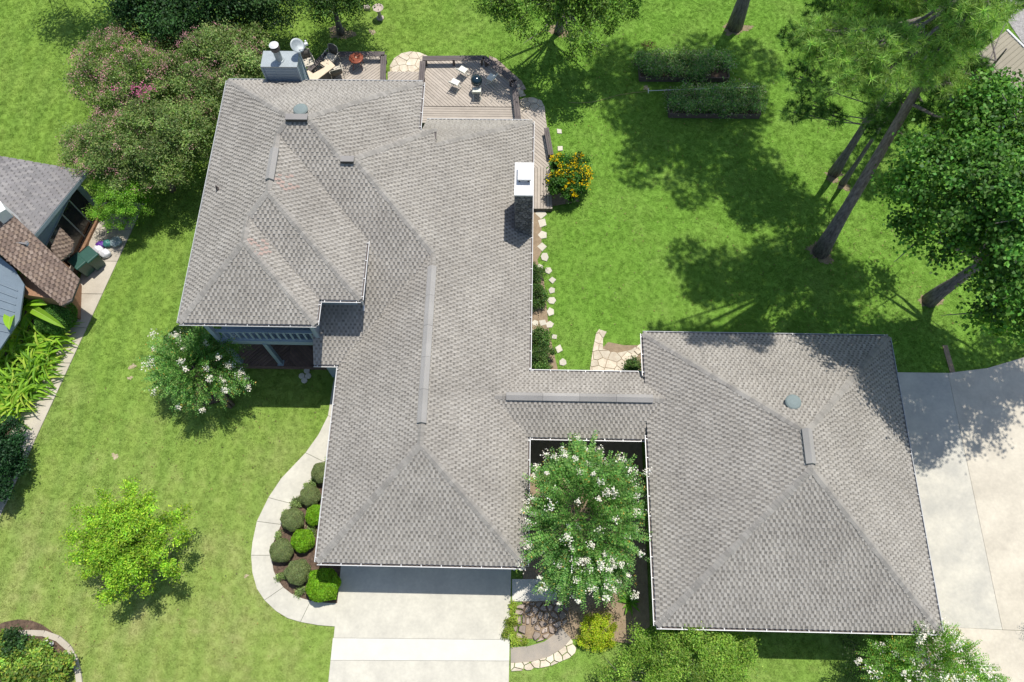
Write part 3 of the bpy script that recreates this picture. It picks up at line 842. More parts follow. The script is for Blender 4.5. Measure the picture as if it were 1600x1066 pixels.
wall_box(house, -12.5, 14.2, -8.3, 16.0, 0, 5.35)
wall_box(house, -8.25, 13.05, -6.7, 16.0, 2.7, 5.35)
wall_box(house, -8.40, 11.9, -8.25, 14.0, 2.5, 5.35, lap=False)
# garage door in the front wall, a window beside it
m = MB(house.location); m.box((-4.2, 3.93, 1.15), (4.9, .05, 2.2)); gd = m.build('garage_door', MT['white'], house)
for k in range(4):
    m = MB(house.location); m.box((-4.2, 3.90, .35 + k * .54), (4.8, .03, .48)); m.build('door_panel', MT['white'], gd, bevel=.01)
for x, y, z, w_, h_, a in ((-0.33, 5.5, 1.5, 1.1, 1.2, 90), (-0.33, 13.0, 1.5, 1.6, 1.3, 90), (-0.33, 20.5, 1.5, 1.6, 1.3, 90), (-7.07, 7.0, 1.5, 1.4, 1.2, 90), (-10.5, 14.18, 4.2, 1.6, 1.5, 0), (-2.5, 22.72, 1.3, 1.8, 2.0, 0), (-12.52, 18, 4.2, 1.3, 1.2, 90)):
    m = MB(house.location); m.box((x, y, z), (w_ + .16, .06, h_ + .16), radians(a)); fr = m.build('window', MT['white'], house)
    m = MB(house.location); m.box((x, y, z), (w_, .075, h_), radians(a)); m.build('pane', MT['window'], fr)
# two-storey porch
m = MB(house.location); m.box((-10.4, 13.1, 2.62), (4.3, 2.2, .2)); m.build('balcony_floor', MT['greyblue'], house)
m = MB(house.location); m.box((-10.4, 12.02, 2.60), (4.36, .10, .34)); m.build('balcony_fascia', MT['greyblue'], house)
m = MB(house.location); m.box((-10.4, 12.06, 3.58), (4.3, .13, .06)); m.build('handrail', MT['greyblue'], house)
m = MB(house.location); m.box((-10.4, 12.06, 2.80), (4.3, .07, .06)); m.build('handrail', MT['greyblue'], house)
m = MB(house.location); m.box((0, 0, 0), (.09, .05, .74)); bal = m.build('baluster', MT['greyblue'], house)
bal.data.transform(Matrix.Translation(Vector(house.location))); bal.location = Vector((-12.45, 12.06, 3.19)) - Vector(house.location)
for k in range(1, 16):
    c = bal.copy(); COL.objects.link(c); c.parent = house; c.location.x = bal.location.x + k * .272
for x in (-12.5, -8.35):
    m = MB(house.location); m.box((x, 12.02, 2.75), (.18, .18, 5.4)); m.build('porch_post', MT['greyblue'], house)
m = MB(house.location); m.box((-10.75, 12.02, 1.35), (.17, .17, 2.3)); m.build('porch_post', MT['greyblue'], house)
m = MB(house.location); m.box((-10.75, 12.02, .12), (.26, .26, .12)); m.build('post_base', MT['greyblue'], house)
m = MB(house.location); m.box((-10.45, 13.05, .07), (4.5, 2.3, .10)); m.build('porch_frame', MT['trim'], house)
boards([(-12.7, 11.88), (-10.45, 11.88), (-10.45, 14.2), (-12.7, 14.2)], radians(45), .14, .16, .03, 'porch_board', MT['porch'], house)
boards([(-10.44, 11.88), (-8.2, 11.88), (-8.2, 14.2), (-10.44, 14.2)], radians(-45), .14, .16, .03, 'porch_board', MT['porch'], house)
m = MB(house.location); m.box((-10.45, 11.83, .10), (4.6, .08, .16)); m.build('porch_edge', MT['porch'], house)

# north-west chimney, clad in siding
y0 = at(462, 104.5, 6.45)[1]; xa = at(409, 103, 6.45)[0]; xb = at(463, 104.5, 6.45)[0]
y1 = at(468, 82, 6.45)[1]
wc = wall_box(house, xa, y0, xb, y1, 0, 6.42, name='chimney')
for (cx_, cy_, sx_, sy_) in ((xa - .01, y0 - .01, .07, .07), (xb + .01, y0 - .01, .07, .07), (xa - .01, y1 + .01, .07, .07), (xb + .01, y1 + .01, .07, .07)):
    m = MB(house.location); m.box((cx_, cy_, 3.2), (sx_, sy_, 6.4)); m.build('corner_board', MT['greyblue'], wc)
m = MB(house.location); m.box(((xa + xb) / 2, (y0 + y1) / 2, 6.45), (xb - xa + .08, y1 - y0 + .08, .06)); m.build('chimney_cap', MT['galv'], wc)
fx, fy = at(437, 94, 6.5)[:2]
m = MB(house.location); m.lathe((fx, fy, 6.48), [(.20, 0), (.17, .05), (.145, .06), (.145, .62)], 20); m.build('flue_pipe', MT['galv'], wc)
m = MB(house.location); m.lathe((fx, fy, 6.48), [(.14, .60), (.19, .62), (.20, .80), (.185, .80), (.17, .66), (.001, .66)], 20); m.build('flue_collar', MT['trim'], wc)
m = MB(house.location); m.lathe((fx, fy, 6.48), [(.19, .86), (.20, .88), (.10, .93), (.001, .94)], 20); m.build('flue_cap', MT['white'], wc)
# small cricket behind the chimney
facet(house, [(xa + .1, y0, 5.5), (xb - .1, y0, 5.5), ((xa + xb) / 2, y0 - .45, 5.92)], label='small shingled cricket against the chimney')

# stone chimney by the east wall
cx0, cx1 = -0.55, 0.14
cy0 = at(819, 304.7, 6.0)[1]; cy1 = at(819, 255, 6.0)[1]
m = MB(house.location); m.box(((cx0 + cx1) / 2, (cy0 + cy1) / 2, 2.97), (cx1 - cx0 - .04, cy1 - cy0 - .04, 5.94)); ch = m.build('stone_chimney', MT['mortar'], house)
def stone_face(org, uu, wid, z0, z1, seed):
    rr = random.Random(seed); uu = Vector(uu); nn = Vector((uu.y, -uu.x, 0)); m = MB(house.location)
    for c in flagging([(0, z0), (wid, z0), (wid, z1), (0, z1)], .17, .018, rr):
        k = rr.uniform(.55, 1.5); t = rr.uniform(.02, .045); n_ = len(c); vs = []
        ccx = sum(q[0] for q in c) / n_; ccy = sum(q[1] for q in c) / n_
        for q in c: w3 = Vector(org) + uu * q[0]; vs.append((w3.x - nn.x * .01, w3.y - nn.y * .01, q[1]))
        for q in c:
            w3 = Vector(org) + uu * (q[0] + (ccx - q[0]) * .12) + nn * t; vs.append((w3.x, w3.y, q[1] + (ccy - q[1]) * .12))
        fs = [tuple(range(n_, 2 * n_))] + [(i, (i + 1) % n_, n_ + (i + 1) % n_, n_ + i) for i in range(n_)]
        m.add(vs, fs, (k, k * .98, k * .95))
    o = m.build('chimney_stones', MT['stone_v'], ch, vcol=True); o['kind'] = 'stuff'
MT['stone_v'] = mat('grey_fieldstone', (0.175, 0.175, 0.17), 0.9, 0.3, 9, 30, 0.5, 25, vcol=True)
stone_face((cx0, cy0 + .02, 0), (1, 0, 0), cx1 - cx0, 2.6, 5.92, 1)
stone_face((cx0 + .02, cy1, 0), (0, -1, 0), cy1 - cy0, 2.6, 5.92, 2)
stone_face((cx1 - .02, cy0, 0), (0, 1, 0), cy1 - cy0, 0.1, 5.92, 3)
stone_face((cx1, cy1 - .02, 0), (-1, 0, 0), cx1 - cx0, 2.6, 5.92, 4)
m = MB(house.location); m.box(((cx0 + cx1) / 2, (cy0 + cy1) / 2, 5.97), (cx1 - cx0 + .05, cy1 - cy0 + .05, .08)); m.build('chimney_crown', MT['capwhite'], ch, bevel=.01)
for dx in (-.18, .18):
    for dy in (-.25, .25):
        m = MB(house.location); m.box(((cx0 + cx1) / 2 + dx, (cy0 + cy1) / 2 + .12 + dy, 6.12), (.06, .06, .22)); m.build('cap_support', MT['trim'], ch)
m = MB(house.location); m.box(((cx0 + cx1) / 2 + .02, (cy0 + cy1) / 2 + .12, 6.26), (.54, .72, .07)); m.build('rain_cap', MT['white'], ch, bevel=.015)

# satellite dish on the chimney
dc = at(464, 72, 6.95)
dish = thing('satellite_dish', (dc[0], dc[1], 6.5), 'grey oval satellite dish mounted beside the siding-clad chimney', 'satellite dish')
rot = (Vector((0.55, -0.35, 0.85)).normalized()).to_track_quat('Z', 'Y').to_matrix()
m = MB(dish.location); m.lathe((dc[0], dc[1], 6.95), [(.001, 0), (.12, .012), (.22, .04), (.30, .085), (.30, .075), (.22, .03), (.12, .0), (.001, -.012)], 26, tilt=rot); m.build('reflector', MT['galv'], dish, smooth=True)
m = MB(dish.location); m.tube([(dc[0] - .05, dc[1] - .02, 6.40), (dc[0] - .04, dc[1] - .02, 6.9)], .025, 8); m.build('mast', MT['galv'], dish)
m = MB(dish.location); m.tube([(dc[0] + .02, dc[1] - .12, 6.86), (dc[0] + .30, dc[1] - .18, 6.98), (dc[0] + .42, dc[1] - .12, 7.1)], .02, 6); m.build('feed_arm', MT['white'], dish)
m = MB(dish.location); m.box((dc[0] + .44, dc[1] - .08, 7.15), (.14, .12, .1), .4); m.box((dc[0] + .40, dc[1] + .06, 7.15), (.07, .08, .08), .4); m.build('receiver', MT['white'], dish, bevel=.015)

# ================================================================== GARAGE
gar = thing('garage', (9.5, 7.0, 0), 'separate garage building with square hipped grey shingle roof beside the wide driveway', 'garage')
ZG = 3.2; X0, X1, Y0, Y1 = 4.66, 14.42, 1.37, 12.4; hg = (X1 - X0) / 2; zg = ZG + p * hg; ga = (X0 + hg, Y0 + hg, zg); gb = (X0 + hg, Y1 - hg, zg)
facet(gar, [(X0, Y0, ZG), (X1, Y0, ZG), ga]); facet(gar, [(X0, Y1, ZG), (X1, Y1, ZG), gb])
facet(gar, [(X0, Y0, ZG), ga, gb, (X0, Y1, ZG)]); facet(gar, [(X1, Y0, ZG), ga, gb, (X1, Y1, ZG)])
caps(gar, [((X0, Y0, ZG), ga, hd), ((X1, Y0, ZG), ga, hd), ((X0, Y1, ZG), gb, hd), ((X1, Y1, ZG), gb, hd), (ga, gb, p)])
ridge_vent(gar, (ga[0], ga[1] + .15, zg + .02), (ga[0], gb[1] + .1, zg + .02), w=.17)
vx, vy = at(1244, 624, 6.0)[:2]; dome_vent(gar, vx, vy, ZG + p * (Y1 - vy) + .03, .33)
for a, b_, o_ in [((X0, Y0), (X1, Y0), (0, -1)), ((X1, Y0), (X1, Y1), (1, 0)), ((X0, Y1), (X1, Y1), (0, 1)), ((X0, Y0), (X0, 8.2), (-1, 0)), ((X0, 10.6), (X0, Y1), (-1, 0))]:
    gutter(gar, (*a, ZG), (*b_, ZG), o_, 'gutgrey' if o_ in ((1, 0), (0, 1)) else 'white')
wall_box(gar, X0 + .5, Y0 + .5, X1 - .5, Y1 - .5, 0, 3.05)
for y in (4.2, 9.2):
    m = MB(gar.location); m.box((X1 - .48, y, 1.2), (.06, 3.0, 2.3)); d = m.build('garage_door', MT['white'], gar)
    for k in range(4):
        m = MB(gar.location); m.box((X1 - .44, y, .38 + k * .55), (.03, 2.9, .49)); m.build('door_panel', MT['white'], d)
downspout(gar, (X1, Y0 + 1), (1, 0), ZG); downspout(gar, (6.4, Y0), (0, -1), ZG)

# ================================================================== DECKS
def bench(root, pts, w, z, zd, posts=1.1):
    """built-in bench: plank seat over posts, following a line"""
    for i in range(len(pts) - 1):
        a, b_ = Vector((*pts[i], 0)), Vector((*pts[i + 1], 0)); t = (b_ - a).normalized(); n = Vector((t.y, -t.x, 0)); L = (b_ - a).length
        for k in (-1, 0, 1):
            c = (a + b_) / 2 + n * (k * w / 3); m = MB(root.location)
            m.box((c.x, c.y, z), (L + (w * .4 if i else 0), w / 3 - .012, .045), atan2(t.y, t.x)); m.build('bench_plank', MT['bench'], root)
        q = max(1, int(L / posts))
        for k in range(q + 1):
            c = a + t * (.15 + (L - .3) * k / q); m = MB(root.location); m.box((c.x, c.y, (z + zd) / 2 - .03), (.10, w * .8, z - zd - .04), atan2(t.y, t.x)); m.build('bench_leg', MT['trim'], root)

def deck_frame(root, poly, z):
    m = MB(root.location); m.prism(poly, 0.0, z - .045); m.build('deck_frame', MT['trim'], root)
ZD = 0.5
# deck A, north-west
q = lambda l, z: [at(x, y, z)[:2] for x, y in l]
dA = thing('deck', (-9.0, 27.0, 0), 'small wooden deck with rust red fire bowl, ringed by dark bench, behind the siding chimney', 'deck')
pA = q([(452, 140), (478, 110), (507, 88), (598, 88), (606, 150), (606, 168), (452, 168)], ZD)
deck_frame(dA, pA, ZD)
boards(pA, radians(45), .145, ZD, .04, 'deck_board', MT['deck'], dA)
bench(dA, q([(482, 110), (509, 84.5), (599, 84.5)], ZD + .42), .30, ZD + .42, ZD)
bench(dA, q([(599.5, 86), (597, 150)], ZD + .42), .30, ZD + .42, ZD)
# deck B, the big one
dB = thing('deck', (-3.0, 26.5, 0), 'large herringbone wooden deck with black kettle grill and four pale stools', 'deck')
lB = q([(657, 92), (715, 91), (715, 192), (650, 192)], ZD); rB = q([(715, 91), (760, 91), (807, 128), (815, 192), (715, 192)], ZD)
aB = q([(657, 92), (760, 91), (807, 128), (815, 192), (650, 192)], ZD)
deck_frame(dB, aB, ZD)
xmid = lB[1][0]; ylo = at(700, 166, ZD)[1]
cl = lambda poly, n, d: clip_half(poly, n, d)
boards(cl(lB, (0, -1), -ylo), radians(-45), .145, ZD, .04, 'deck_board', MT['deck'], dB)
boards(cl(rB, (0, -1), -ylo), radians(-45), .145, ZD, .04, 'deck_board', MT['deck'], dB)
boards(cl(aB, (0, 1), ylo - .02), 0, .145, ZD, .04, 'deck_board', MT['deck'], dB)
zb = ZD + .42
bench(dB, q([(660.5, 96), (657.5, 139)], zb), .30, zb, ZD, .8)
bench(dB, q([(660, 91.5), (757, 90.5), (803, 127), (809.5, 185)], zb), .30, zb, ZD)
# deck between the two (under the arc) and side deck C
dC = thing('deck', (-6.3, 27.0, 0), 'strip of wooden deck below the half round flagstone landing', 'deck')
pC = q([(606, 112), (661, 112), (661, 170), (606, 170)], .25)
deck_frame(dC, pC, .25); boards(pC, radians(45), .145, .25, .04, 'deck_board', MT['deck'], dC)
dD = thing('deck', (0.6, 23.0, 0), 'long narrow wooden deck beside the stone chimney and yellow flowering bush', 'deck')
pD = q([(808, 172), (851, 172), (857, 215), (860, 262), (820, 262)], .3); pD2 = q([(820, 262), (860, 262), (863, 326), (832, 326)], .3)
deck_frame(dD, pD, .3); deck_frame(dD, pD2, .3)
boards(pD, radians(-45), .145, .3, .04, 'deck_board', MT['deck'], dD)
boards(pD2, radians(90), .145, .3, .04, 'deck_board', MT['deck'], dD)
bench(dD, q([(853.5, 200), (861, 242)], .72), .26, .72, .3, .8)

# ================================================================== PATIO FURNITURE
def sling_chair(px, py, rz, label):
    c = at(px, py, ZD); r = thing('patio_chair', (c[0], c[1], ZD), label, 'chair', 'sling chairs round the bar table'); r.rotation_euler = (0, 0, rz)
    S = lambda *a: a
    m = MB(); vs = []; n = 7
    for i in range(n):
        a = -.28 + .56 * i / (n - 1); bow = .07 * (1 - (a / .28) ** 2)
        vs += [(a, .22 + bow * .5, .45), (a * 1.05, .34 + bow, .98 - abs(a) * .25)]
    fs = [(2 * i, 2 * i + 2, 2 * i + 3, 2 * i + 1) for i in range(n - 1)]
    m.add(vs, fs); bk = m.build('backrest', MT['sling'], r, smooth=True); sm = bk.modifiers.new('t', 'SOLIDIFY'); sm.thickness = .02
    m = MB(); m.box((0, -.02, .45), (.54, .52, .06)); m.build('seat', MT['cushion'] if False else MT['cream'], r, bevel=.02)
    m = MB(); m.tube([(-.28, .22, .45), (-.30, .34, .90), (-.2, .40, .965), (0, .42, .99), (.2, .40, .965), (.30, .34, .90), (.28, .22, .45)], .018, 6); m.build('back_frame', MT['cream'], r)
    for sx in (-1, 1):
        m = MB(); m.tube([(sx * .31, .30, .68), (sx * .34, .05, .68), (sx * .34, -.24, .66), (sx * .31, -.28, .60)], .022, 6); m.build('armrest', MT['cream'], r)
        for sy in (-1, 1):
            m = MB(); m.tube([(sx * .31, sy * .27, .64 if sy < 0 else .5), (sx * .31, sy * .30, 0)], .018, 6); m.build('leg', MT['cream'], r)
    return r
sling_chair(484, 107, radians(25), 'dark backed sling chair nearest the siding-clad chimney')
sling_chair(520, 100, radians(-28), 'dark backed sling chair at the far end of the bar table')
sling_chair(528, 121, radians(200), 'sling chair on the near side of the bar table by the roof edge')
tb = thing('bar_table', (*at(497, 122, ZD)[:2], ZD), 'cream tiled zigzag bar table between the sling chairs on the small deck', 'table')
zt_ = ZD + .78
tp = q([(477, 111.5), (482, 109.8), (489, 115), (508, 104.5), (500, 98.5), (512, 91), (524, 103), (490, 128.5), (481, 127)], zt_)
m = MB(tb.location); m.prism(tp, zt_ - .05, zt_); top = m.build('tabletop', MT['tabletop'], tb, bevel=.008)
m = MB(tb.location); cxm = sum(t[0] for t in tp) / len(tp); cym = sum(t[1] for t in tp) / len(tp)
m.prism([(cxm + (t[0] - cxm) * .82, cym + (t[1] - cym) * .82) for t in tp], ZD, zt_ - .052); m.build('base', MT['sling'], tb)
fp = at(556.5, 91, ZD + .62); fpit = thing('fire_pit', (fp[0], fp[1], ZD), 'round rust red fire bowl table on four thin curved legs', 'fire pit')
m = MB(); m.lathe((0, 0, .62), [(.001, -.16), (.15, -.14), (.28, -.04), (.36, 0), (.37, .02), (.30, .025), (.15, .035), (.001, .04)], 28); m.build('bowl', MT['copper'], fpit, smooth=True)
m = MB(); m.lathe((0, 0, .66), [(.035, 0), (.03, .03), (.001, .035)], 12); m.build('handle', MT['tabletop'], fpit)
for k in range(4):
    a = pi / 4 + k * pi / 2; m = MB(); m.tube([(.30 * cos(a), .30 * sin(a), .60), (.35 * cos(a), .35 * sin(a), .45), (.26 * cos(a), .26 * sin(a), .25), (.36 * cos(a), .36 * sin(a), 0)], .013, 6); m.build('leg', MT['copper'], fpit)
gp = at(744.5, 126, ZD + .75); gr = thing('kettle_grill', (gp[0], gp[1], ZD), 'dark glossy kettle grill with domed lid in the middle of the stools', 'grill')
m = MB(); m.lathe((0, 0, .74), [(.285, 0), (.28, .08), (.24, .17), (.16, .235), (.06, .265), (.001, .27)], 30); lid = m.build('lid', MT['enamel'], gr, smooth=True)
m = MB(); m.tube([(-.05, 0, .99), (-.05, 0, 1.04), (.05, 0, 1.04), (.05, 0, .99)], .012, 6); m.build('handle', MT['black'], lid)
m = MB(); m.lathe((0, 0, .74), [(.001, -.27), (.08, -.265), (.2, -.2), (.27, -.1), (.285, -.004)], 30); m.build('bowl', MT['enamel'], gr, smooth=True)
for k in range(3):
    a = .5 + k * 2 * pi / 3; m = MB(); m.tube([(.2 * cos(a), .2 * sin(a), .55), (.30 * cos(a), .30 * sin(a), 0)], .014, 6); m.build('leg', MT['galv'], gr)
def stool(px, py, rz, label):
    c = at(px, py, ZD + .45); r = thing('patio_stool', (c[0], c[1], ZD), label, 'chair', 'pale chairs round the kettle grill'); r.rotation_euler = (0, 0, rz)
    m = MB(); m.box((0, 0, .45), (.42, .36, .035)); m.build('seat', MT['cushion'], r, bevel=.015)
    for k in range(2):
        m = MB(); m.box((0, -.19 - k * .07, .52 + k * .11), (.42, .035, .09)); m.build('back_slat', MT['cushion'], r, bevel=.01)
    for sx in (-1, 1):
        m = MB(); m.tube([(sx * .21, -.30, .72), (sx * .21, -.17, .45), (sx * .21, .22, 0)], .014, 6); m.build('leg', MT['cushion'], r)
        m = MB(); m.tube([(sx * .19, .17, .45), (sx * .19, -.26, 0)], .014, 6); m.build('leg', MT['cushion'], r)
    m = MB(); m.tube([(-.21, .20, .02), (0, .23, .02), (.21, .20, .02)], .012, 6); m.build('stretcher', MT['cushion'], r)
stool(745, 141.5, 0, 'pale slatted stool nearest the roof, below the kettle grill')
stool(711, 128.5, radians(-28), 'pale slatted stool leftmost on the large deck')
stool(723, 109, radians(-35), 'pale slatted stool upper left of the grill near the bench')
stool(767.5, 121, radians(60), 'pale slatted stool right of the grill in dappled shade')
# bird bath and low stone block on the back lawn
bb = at(590.5, 12, .75); o = thing('bird_bath', (bb[0], bb[1], 0), 'pale stone bird bath on a pedestal in the back lawn', 'bird bath')
m = MB(); m.lathe((0, 0, 0), [(.2, 0), (.2, .06), (.1, .12), (.08, .4), (.11, .62), (.001, .63)], 20); m.build('pedestal', MT['pot'], o)
m = MB(); m.lathe((0, 0, .62), [(.08, 0), (.24, .06), (.29, .13), (.26, .13), (.18, .075), (.001, .06)], 24); m.build('bowl', MT['pot'], o)
c = at(574, 14); m = MB((c[0], c[1], 0)); m.box((c[0], c[1], .09), (.32, .28, .18), .1); o = m.build('stone_block', MT['pot'], bevel=.02); o.location = (c[0], c[1], 0)
tag(o, 'low pale stone block left of the bird bath', 'stone')

# ================================================================== NEIGHBOUR'S HOUSE
def on_plane(px, py, P0, n):
    w = Vector(tuple(RW @ _ray(px, py))); c = Vector((0, 0, H)); t = (Vector(P0) - c).dot(n) / w.dot(n); q_ = c + w * t
    return (q_.x, q_.y, q_.z)
nb = thing('neighbour_house', (-22.5, 17.0, 0), 'neighbouring house with grey roof, brown shingle wing and dark windows at the left edge', 'house')
uu = Vector((-.983, .18, 0)); vv = Vector((-.18, -.983, 0)); C0 = Vector((-20.08, 20.27, 2.5))
NT = dict(tab=[(0.25, 0.242, 0.245), (0.285, 0.275, 0.272), (0.225, 0.22, 0.222)], gap=(0.20, 0.195, 0.195), strip=(0.23, 0.225, 0.225))
C1 = C0 + vv * 4.6 + Vector((0, 0, 1.25))
facet(nb, [tuple(C0), tuple(C1), tuple(C1 + uu * 11), tuple(C0 + uu * 11)], tone=NT, period=.4)
m = MB(nb.location); a, b_ = C0, C1
m.add([tuple(a + Vector((.02, 0, .0))), tuple(b_ + Vector((.02, 0, 0))), tuple(b_ + Vector((.02, 0, -.2))), tuple(a + Vector((.02, 0, -.2))),
       tuple(a + Vector((-.04, 0, -.02))), tuple(b_ + Vector((-.04, 0, -.02))), tuple(b_ + Vector((-.04, 0, -.2))), tuple(a + Vector((-.04, 0, -.2)))],
      [(0, 1, 2, 3), (4, 7, 6, 5), (0, 4, 5, 1), (3, 2, 6, 7), (0, 3, 7, 4), (1, 5, 6, 2)]); m.build('fascia', MT['greyblue'], nb)
W0 = C0 + uu * .45 + vv * .4
m = MB(nb.location); L_ = 4.4; n_ = uu * -1
pts = [W0, W0 + vv * L_, W0 + vv * L_ + uu * 9, W0 + uu * 9]
m.prism([(q_.x, q_.y) for q_ in pts], 0, [2.42, 3.55, 3.55, 2.42]); m.build('wall', MT['greyblue'], nb)
for k, (s0, s1) in enumerate(((.35, 1.0), (1.08, 1.75), (1.83, 3.05), (3.13, 4.0))):
    c = W0 + vv * ((s0 + s1) / 2) - uu * .03; an = atan2(vv.y, vv.x)
    m = MB(nb.location); m.box((c.x, c.y, 1.2), (s1 - s0 + .07, .05, 2.0), an); fr = m.build('window', MT['galv'], nb)
    m = MB(nb.location); m.box((c.x, c.y, 1.2), (s1 - s0, .075, 1.92), an); m.build('pane', MT['window'], fr)
c = W0 + vv * 2.1 - uu * .16; m = MB(nb.location); m.box((c.x, c.y, .10), (4.2, .22, .2), an); m.build('brick_ledge', MT['brick'], nb)
c = W0 + vv * 3.4 - uu * .30; m = MB(nb.location); m.box((c.x, c.y, .42), (1.0, .18, .07), an); m.build('sill', MT['cream'], nb)
m = MB(nb.location); m.box((c.x, c.y, .19), (1.0, .14, .38), an); m.build('brick_pier', MT['brick'], nb)
BT = dict(tab=[(0.27, 0.205, 0.165), (0.32, 0.25, 0.205), (0.225, 0.17, 0.14), (0.29, 0.22, 0.17)], gap=(0.15, 0.11, 0.09), strip=(0.21, 0.16, 0.13))
A_ = Vector(at(5, 321, 4.5)); B_ = Vector(at(125, 436, 2.7)); D_ = Vector(at(112, 470, 2.35))
nn = (B_ - A_).cross(D_ - A_).normalized()
brown = [tuple(A_), tuple(B_), tuple(D_), on_plane(96, 478, A_, nn), on_plane(67, 454, A_, nn), on_plane(0, 397, A_, nn), on_plane(-60, 346, A_, nn), on_plane(-48, 282, A_, nn)]
facet(nb, brown, tone=BT, period=.22, course=.16, label='brown shingled roof slope of the side wing')
sk = [(93.6, 355, 2.3), (115.4, 378, 1.6), (113, 393, 1.6), (94, 408, 2.1), (79, 389, 2.6)]
a_, b2, c2 = Vector(at(79, 389, 2.75)), Vector(at(93.6, 355, 2.35)), Vector(at(115.4, 378, 1.7)); n2_ = (b2 - a_).cross(c2 - a_).normalized()
facet(nb, [on_plane(x, y, a_, n2_) for x, y, _ in sk], tone=BT, period=.22, course=.16, label='small brown shingled skirt roof by the windows')
m = MB(nb.location); c = at(2, 328, 4.7); m.box((c[0] - .1, c[1], 4.2), (.5, .5, 1.2), .7); m.build('chimney', MT['capwhite'], nb)
pts = [(-20.15, 14.0), (-20.5, 15.7), (-21.4, 16.9), (-25, 19), (-27, 17), (-21.6, 14.2)]
m = MB(nb.location); m.prism(pts, 0, 2.2); m.build('wing_wall', MT['brick'], nb)
a_, b2, c2 = Vector(at(-40, 380, 2.9)), Vector(at(30, 415, 2.9)), Vector(at(45, 520, 2.2)); n2_ = (b2 - a_).cross(c2 - a_).normalized()
mr_ = [on_plane(x, y, a_, n2_) for x, y in ((-60, 370), (0, 402), (22, 420), (38, 445), (30, 500), (0, 545), (-60, 600))]
m = MB(nb.location); m.prism([(q_[0], q_[1]) for q_ in mr_], [q_[2] - .08 for q_ in mr_], [q_[2] for q_ in mr_]); mro = m.build('metal_roof', MT['metalroof'], nb)
for k in range(7):
    p0, p1 = Vector(on_plane(-60, 420 + k * 14, a_, n2_)), Vector(on_plane(28 - k * 1.5, 455 + k * 11, a_, n2_))
    m = MB(nb.location); m.tube([p0 + Vector((0, 0, .02)), p1 + Vector((0, 0, .02))], .022, 4); m.build('seam', MT['metalroof'], mro)

# bins and bags on the neighbour's path
def bin_(px, py, rz, label):
    c = at(px, py, 1.05); r = thing('wheelie_bin', (c[0], c[1], 0.05), label, 'bin', 'green bins by the brown wing'); r.rotation_euler = (0, 0, rz)
    m = MB(); m.add([(-.24, -.26, .08), (.24, -.26, .08), (.24, .26, .08), (-.24, .26, .08), (-.29, -.34, .98), (.29, -.34, .98), (.29, .34, .98), (-.29, .34, .98)],
                    [(3, 2, 1, 0), (4, 5, 6, 7), (0, 1, 5, 4), (1, 2, 6, 5), (2, 3, 7, 6), (3, 0, 4, 7)]); m.build('body', MT['bin'], r, bevel=.03)
    m = MB(); m.add([(-.32, -.38, .99), (.32, -.38, .99), (.32, .36, .99), (-.32, .36, .99), (-.30, -.34, 1.05), (.30, -.34, 1.05), (.30, .30, 1.09), (-.30, .30, 1.09)],
                    [(3, 2, 1, 0), (4, 5, 6, 7), (0, 1, 5, 4), (1, 2, 6, 5), (2, 3, 7, 6), (3, 0, 4, 7)]); m.build('lid', MT['bin'], r, bevel=.02)
    m = MB(); m.tube([(-.25, .40, 1.0), (.25, .40, 1.0)], .02, 6); m.build('handle', MT['black'], r)
    for sx in (-.27, .27):
        m = MB(); m.tube([(sx - .03, .28, .12), (sx + .03, .28, .12)], .12, 12); m.build('wheel', MT['black'], r)
bin_(121, 408, radians(52), 'green wheelie bin right against the brown shingled wing')
bin_(138, 398, radians(52), 'green wheelie bin standing nearer the pile of bags')
def bag(px, py, r, mk, label, name='rubbish_bag', sq=.7):
    c = at(px, py, .2); me = bpy.data.meshes.new(name); import bmesh
    bm = bmesh.new(); bmesh.ops.create_icosphere(bm, subdivisions=3, radius=r)
    ph = random.uniform(0, 9)
    for v in bm.verts:
        d = v.co.normalized(); k = 1 + .13 * sin(7 * d.x + ph) * cos(6 * d.y) + .08 * sin(15 * d.z + 9 * d.x) + (.35 * max(0, d.z - .8) * 3)
        v.co = Vector((d.x * k * r, d.y * k * r * .85, max(-r * .55, d.z * k * r * sq)))
    bm.to_mesh(me); bm.free(); me.shade_smooth()
    o = link(name, me, MT[mk]); o.location = (c[0], c[1], .05 + r * .5); tag(o, label, 'bag'); return o
bag(153, 390, .26, 'bagwhite', 'white rubbish bag nearest the green bins')
bag(164, 396, .27, 'bagwhite', 'white rubbish bag at the lower end of the pile')
bag(157, 382, .22, 'bagpurple', 'purple bag on top of the white bags')
bag(168, 380, .24, 'bagteal', 'teal bag beside the purple bag')
bag(180, 378, .32, 'bagclear', 'clear plastic sheeting spread over the edge of the path', 'plastic_sheet', .35)

# shed at the upper right
sh = thing('shed', (*at(1565, 85, 2.6)[:2], 0), 'shed with ribbed olive metal roof and white edge in the upper right corner', 'shed')
sp_ = [at(1525, 60, 2.8), at(1568, 46, 2.8), at(1640, 118, 2.8), at(1590, 140, 2.6)]
sp_ = [at(1572, 48, 3.0), at(1650, 126, 3.0), at(1590, 180, 2.5), at(1515, 95, 2.5)]
m = MB(sh.location); m.prism([(q_[0], q_[1]) for q_ in sp_], [q_[2] - .05 for q_ in sp_], [q_[2] for q_ in sp_]); rf = m.build('roof', MT['olive'], sh)
for k in range(15):
    t = (k + .5) / 15; p0 = Vector(sp_[0]).lerp(Vector(sp_[1]), t); p1 = Vector(sp_[3]).lerp(Vector(sp_[2]), t)
    m = MB(sh.location); m.tube([p0 + Vector((0, 0, .01)), p1 + Vector((0, 0, .01))], .03, 4); m.build('roof_rib', MT['olive'], rf)
m = MB(sh.location); m.tube([Vector(sp_[0]) + Vector((.03, .03, 0)), Vector(sp_[1]) + Vector((.03, .03, 0))], .075, 4); m.build('edge_trim', MT['white'], sh)
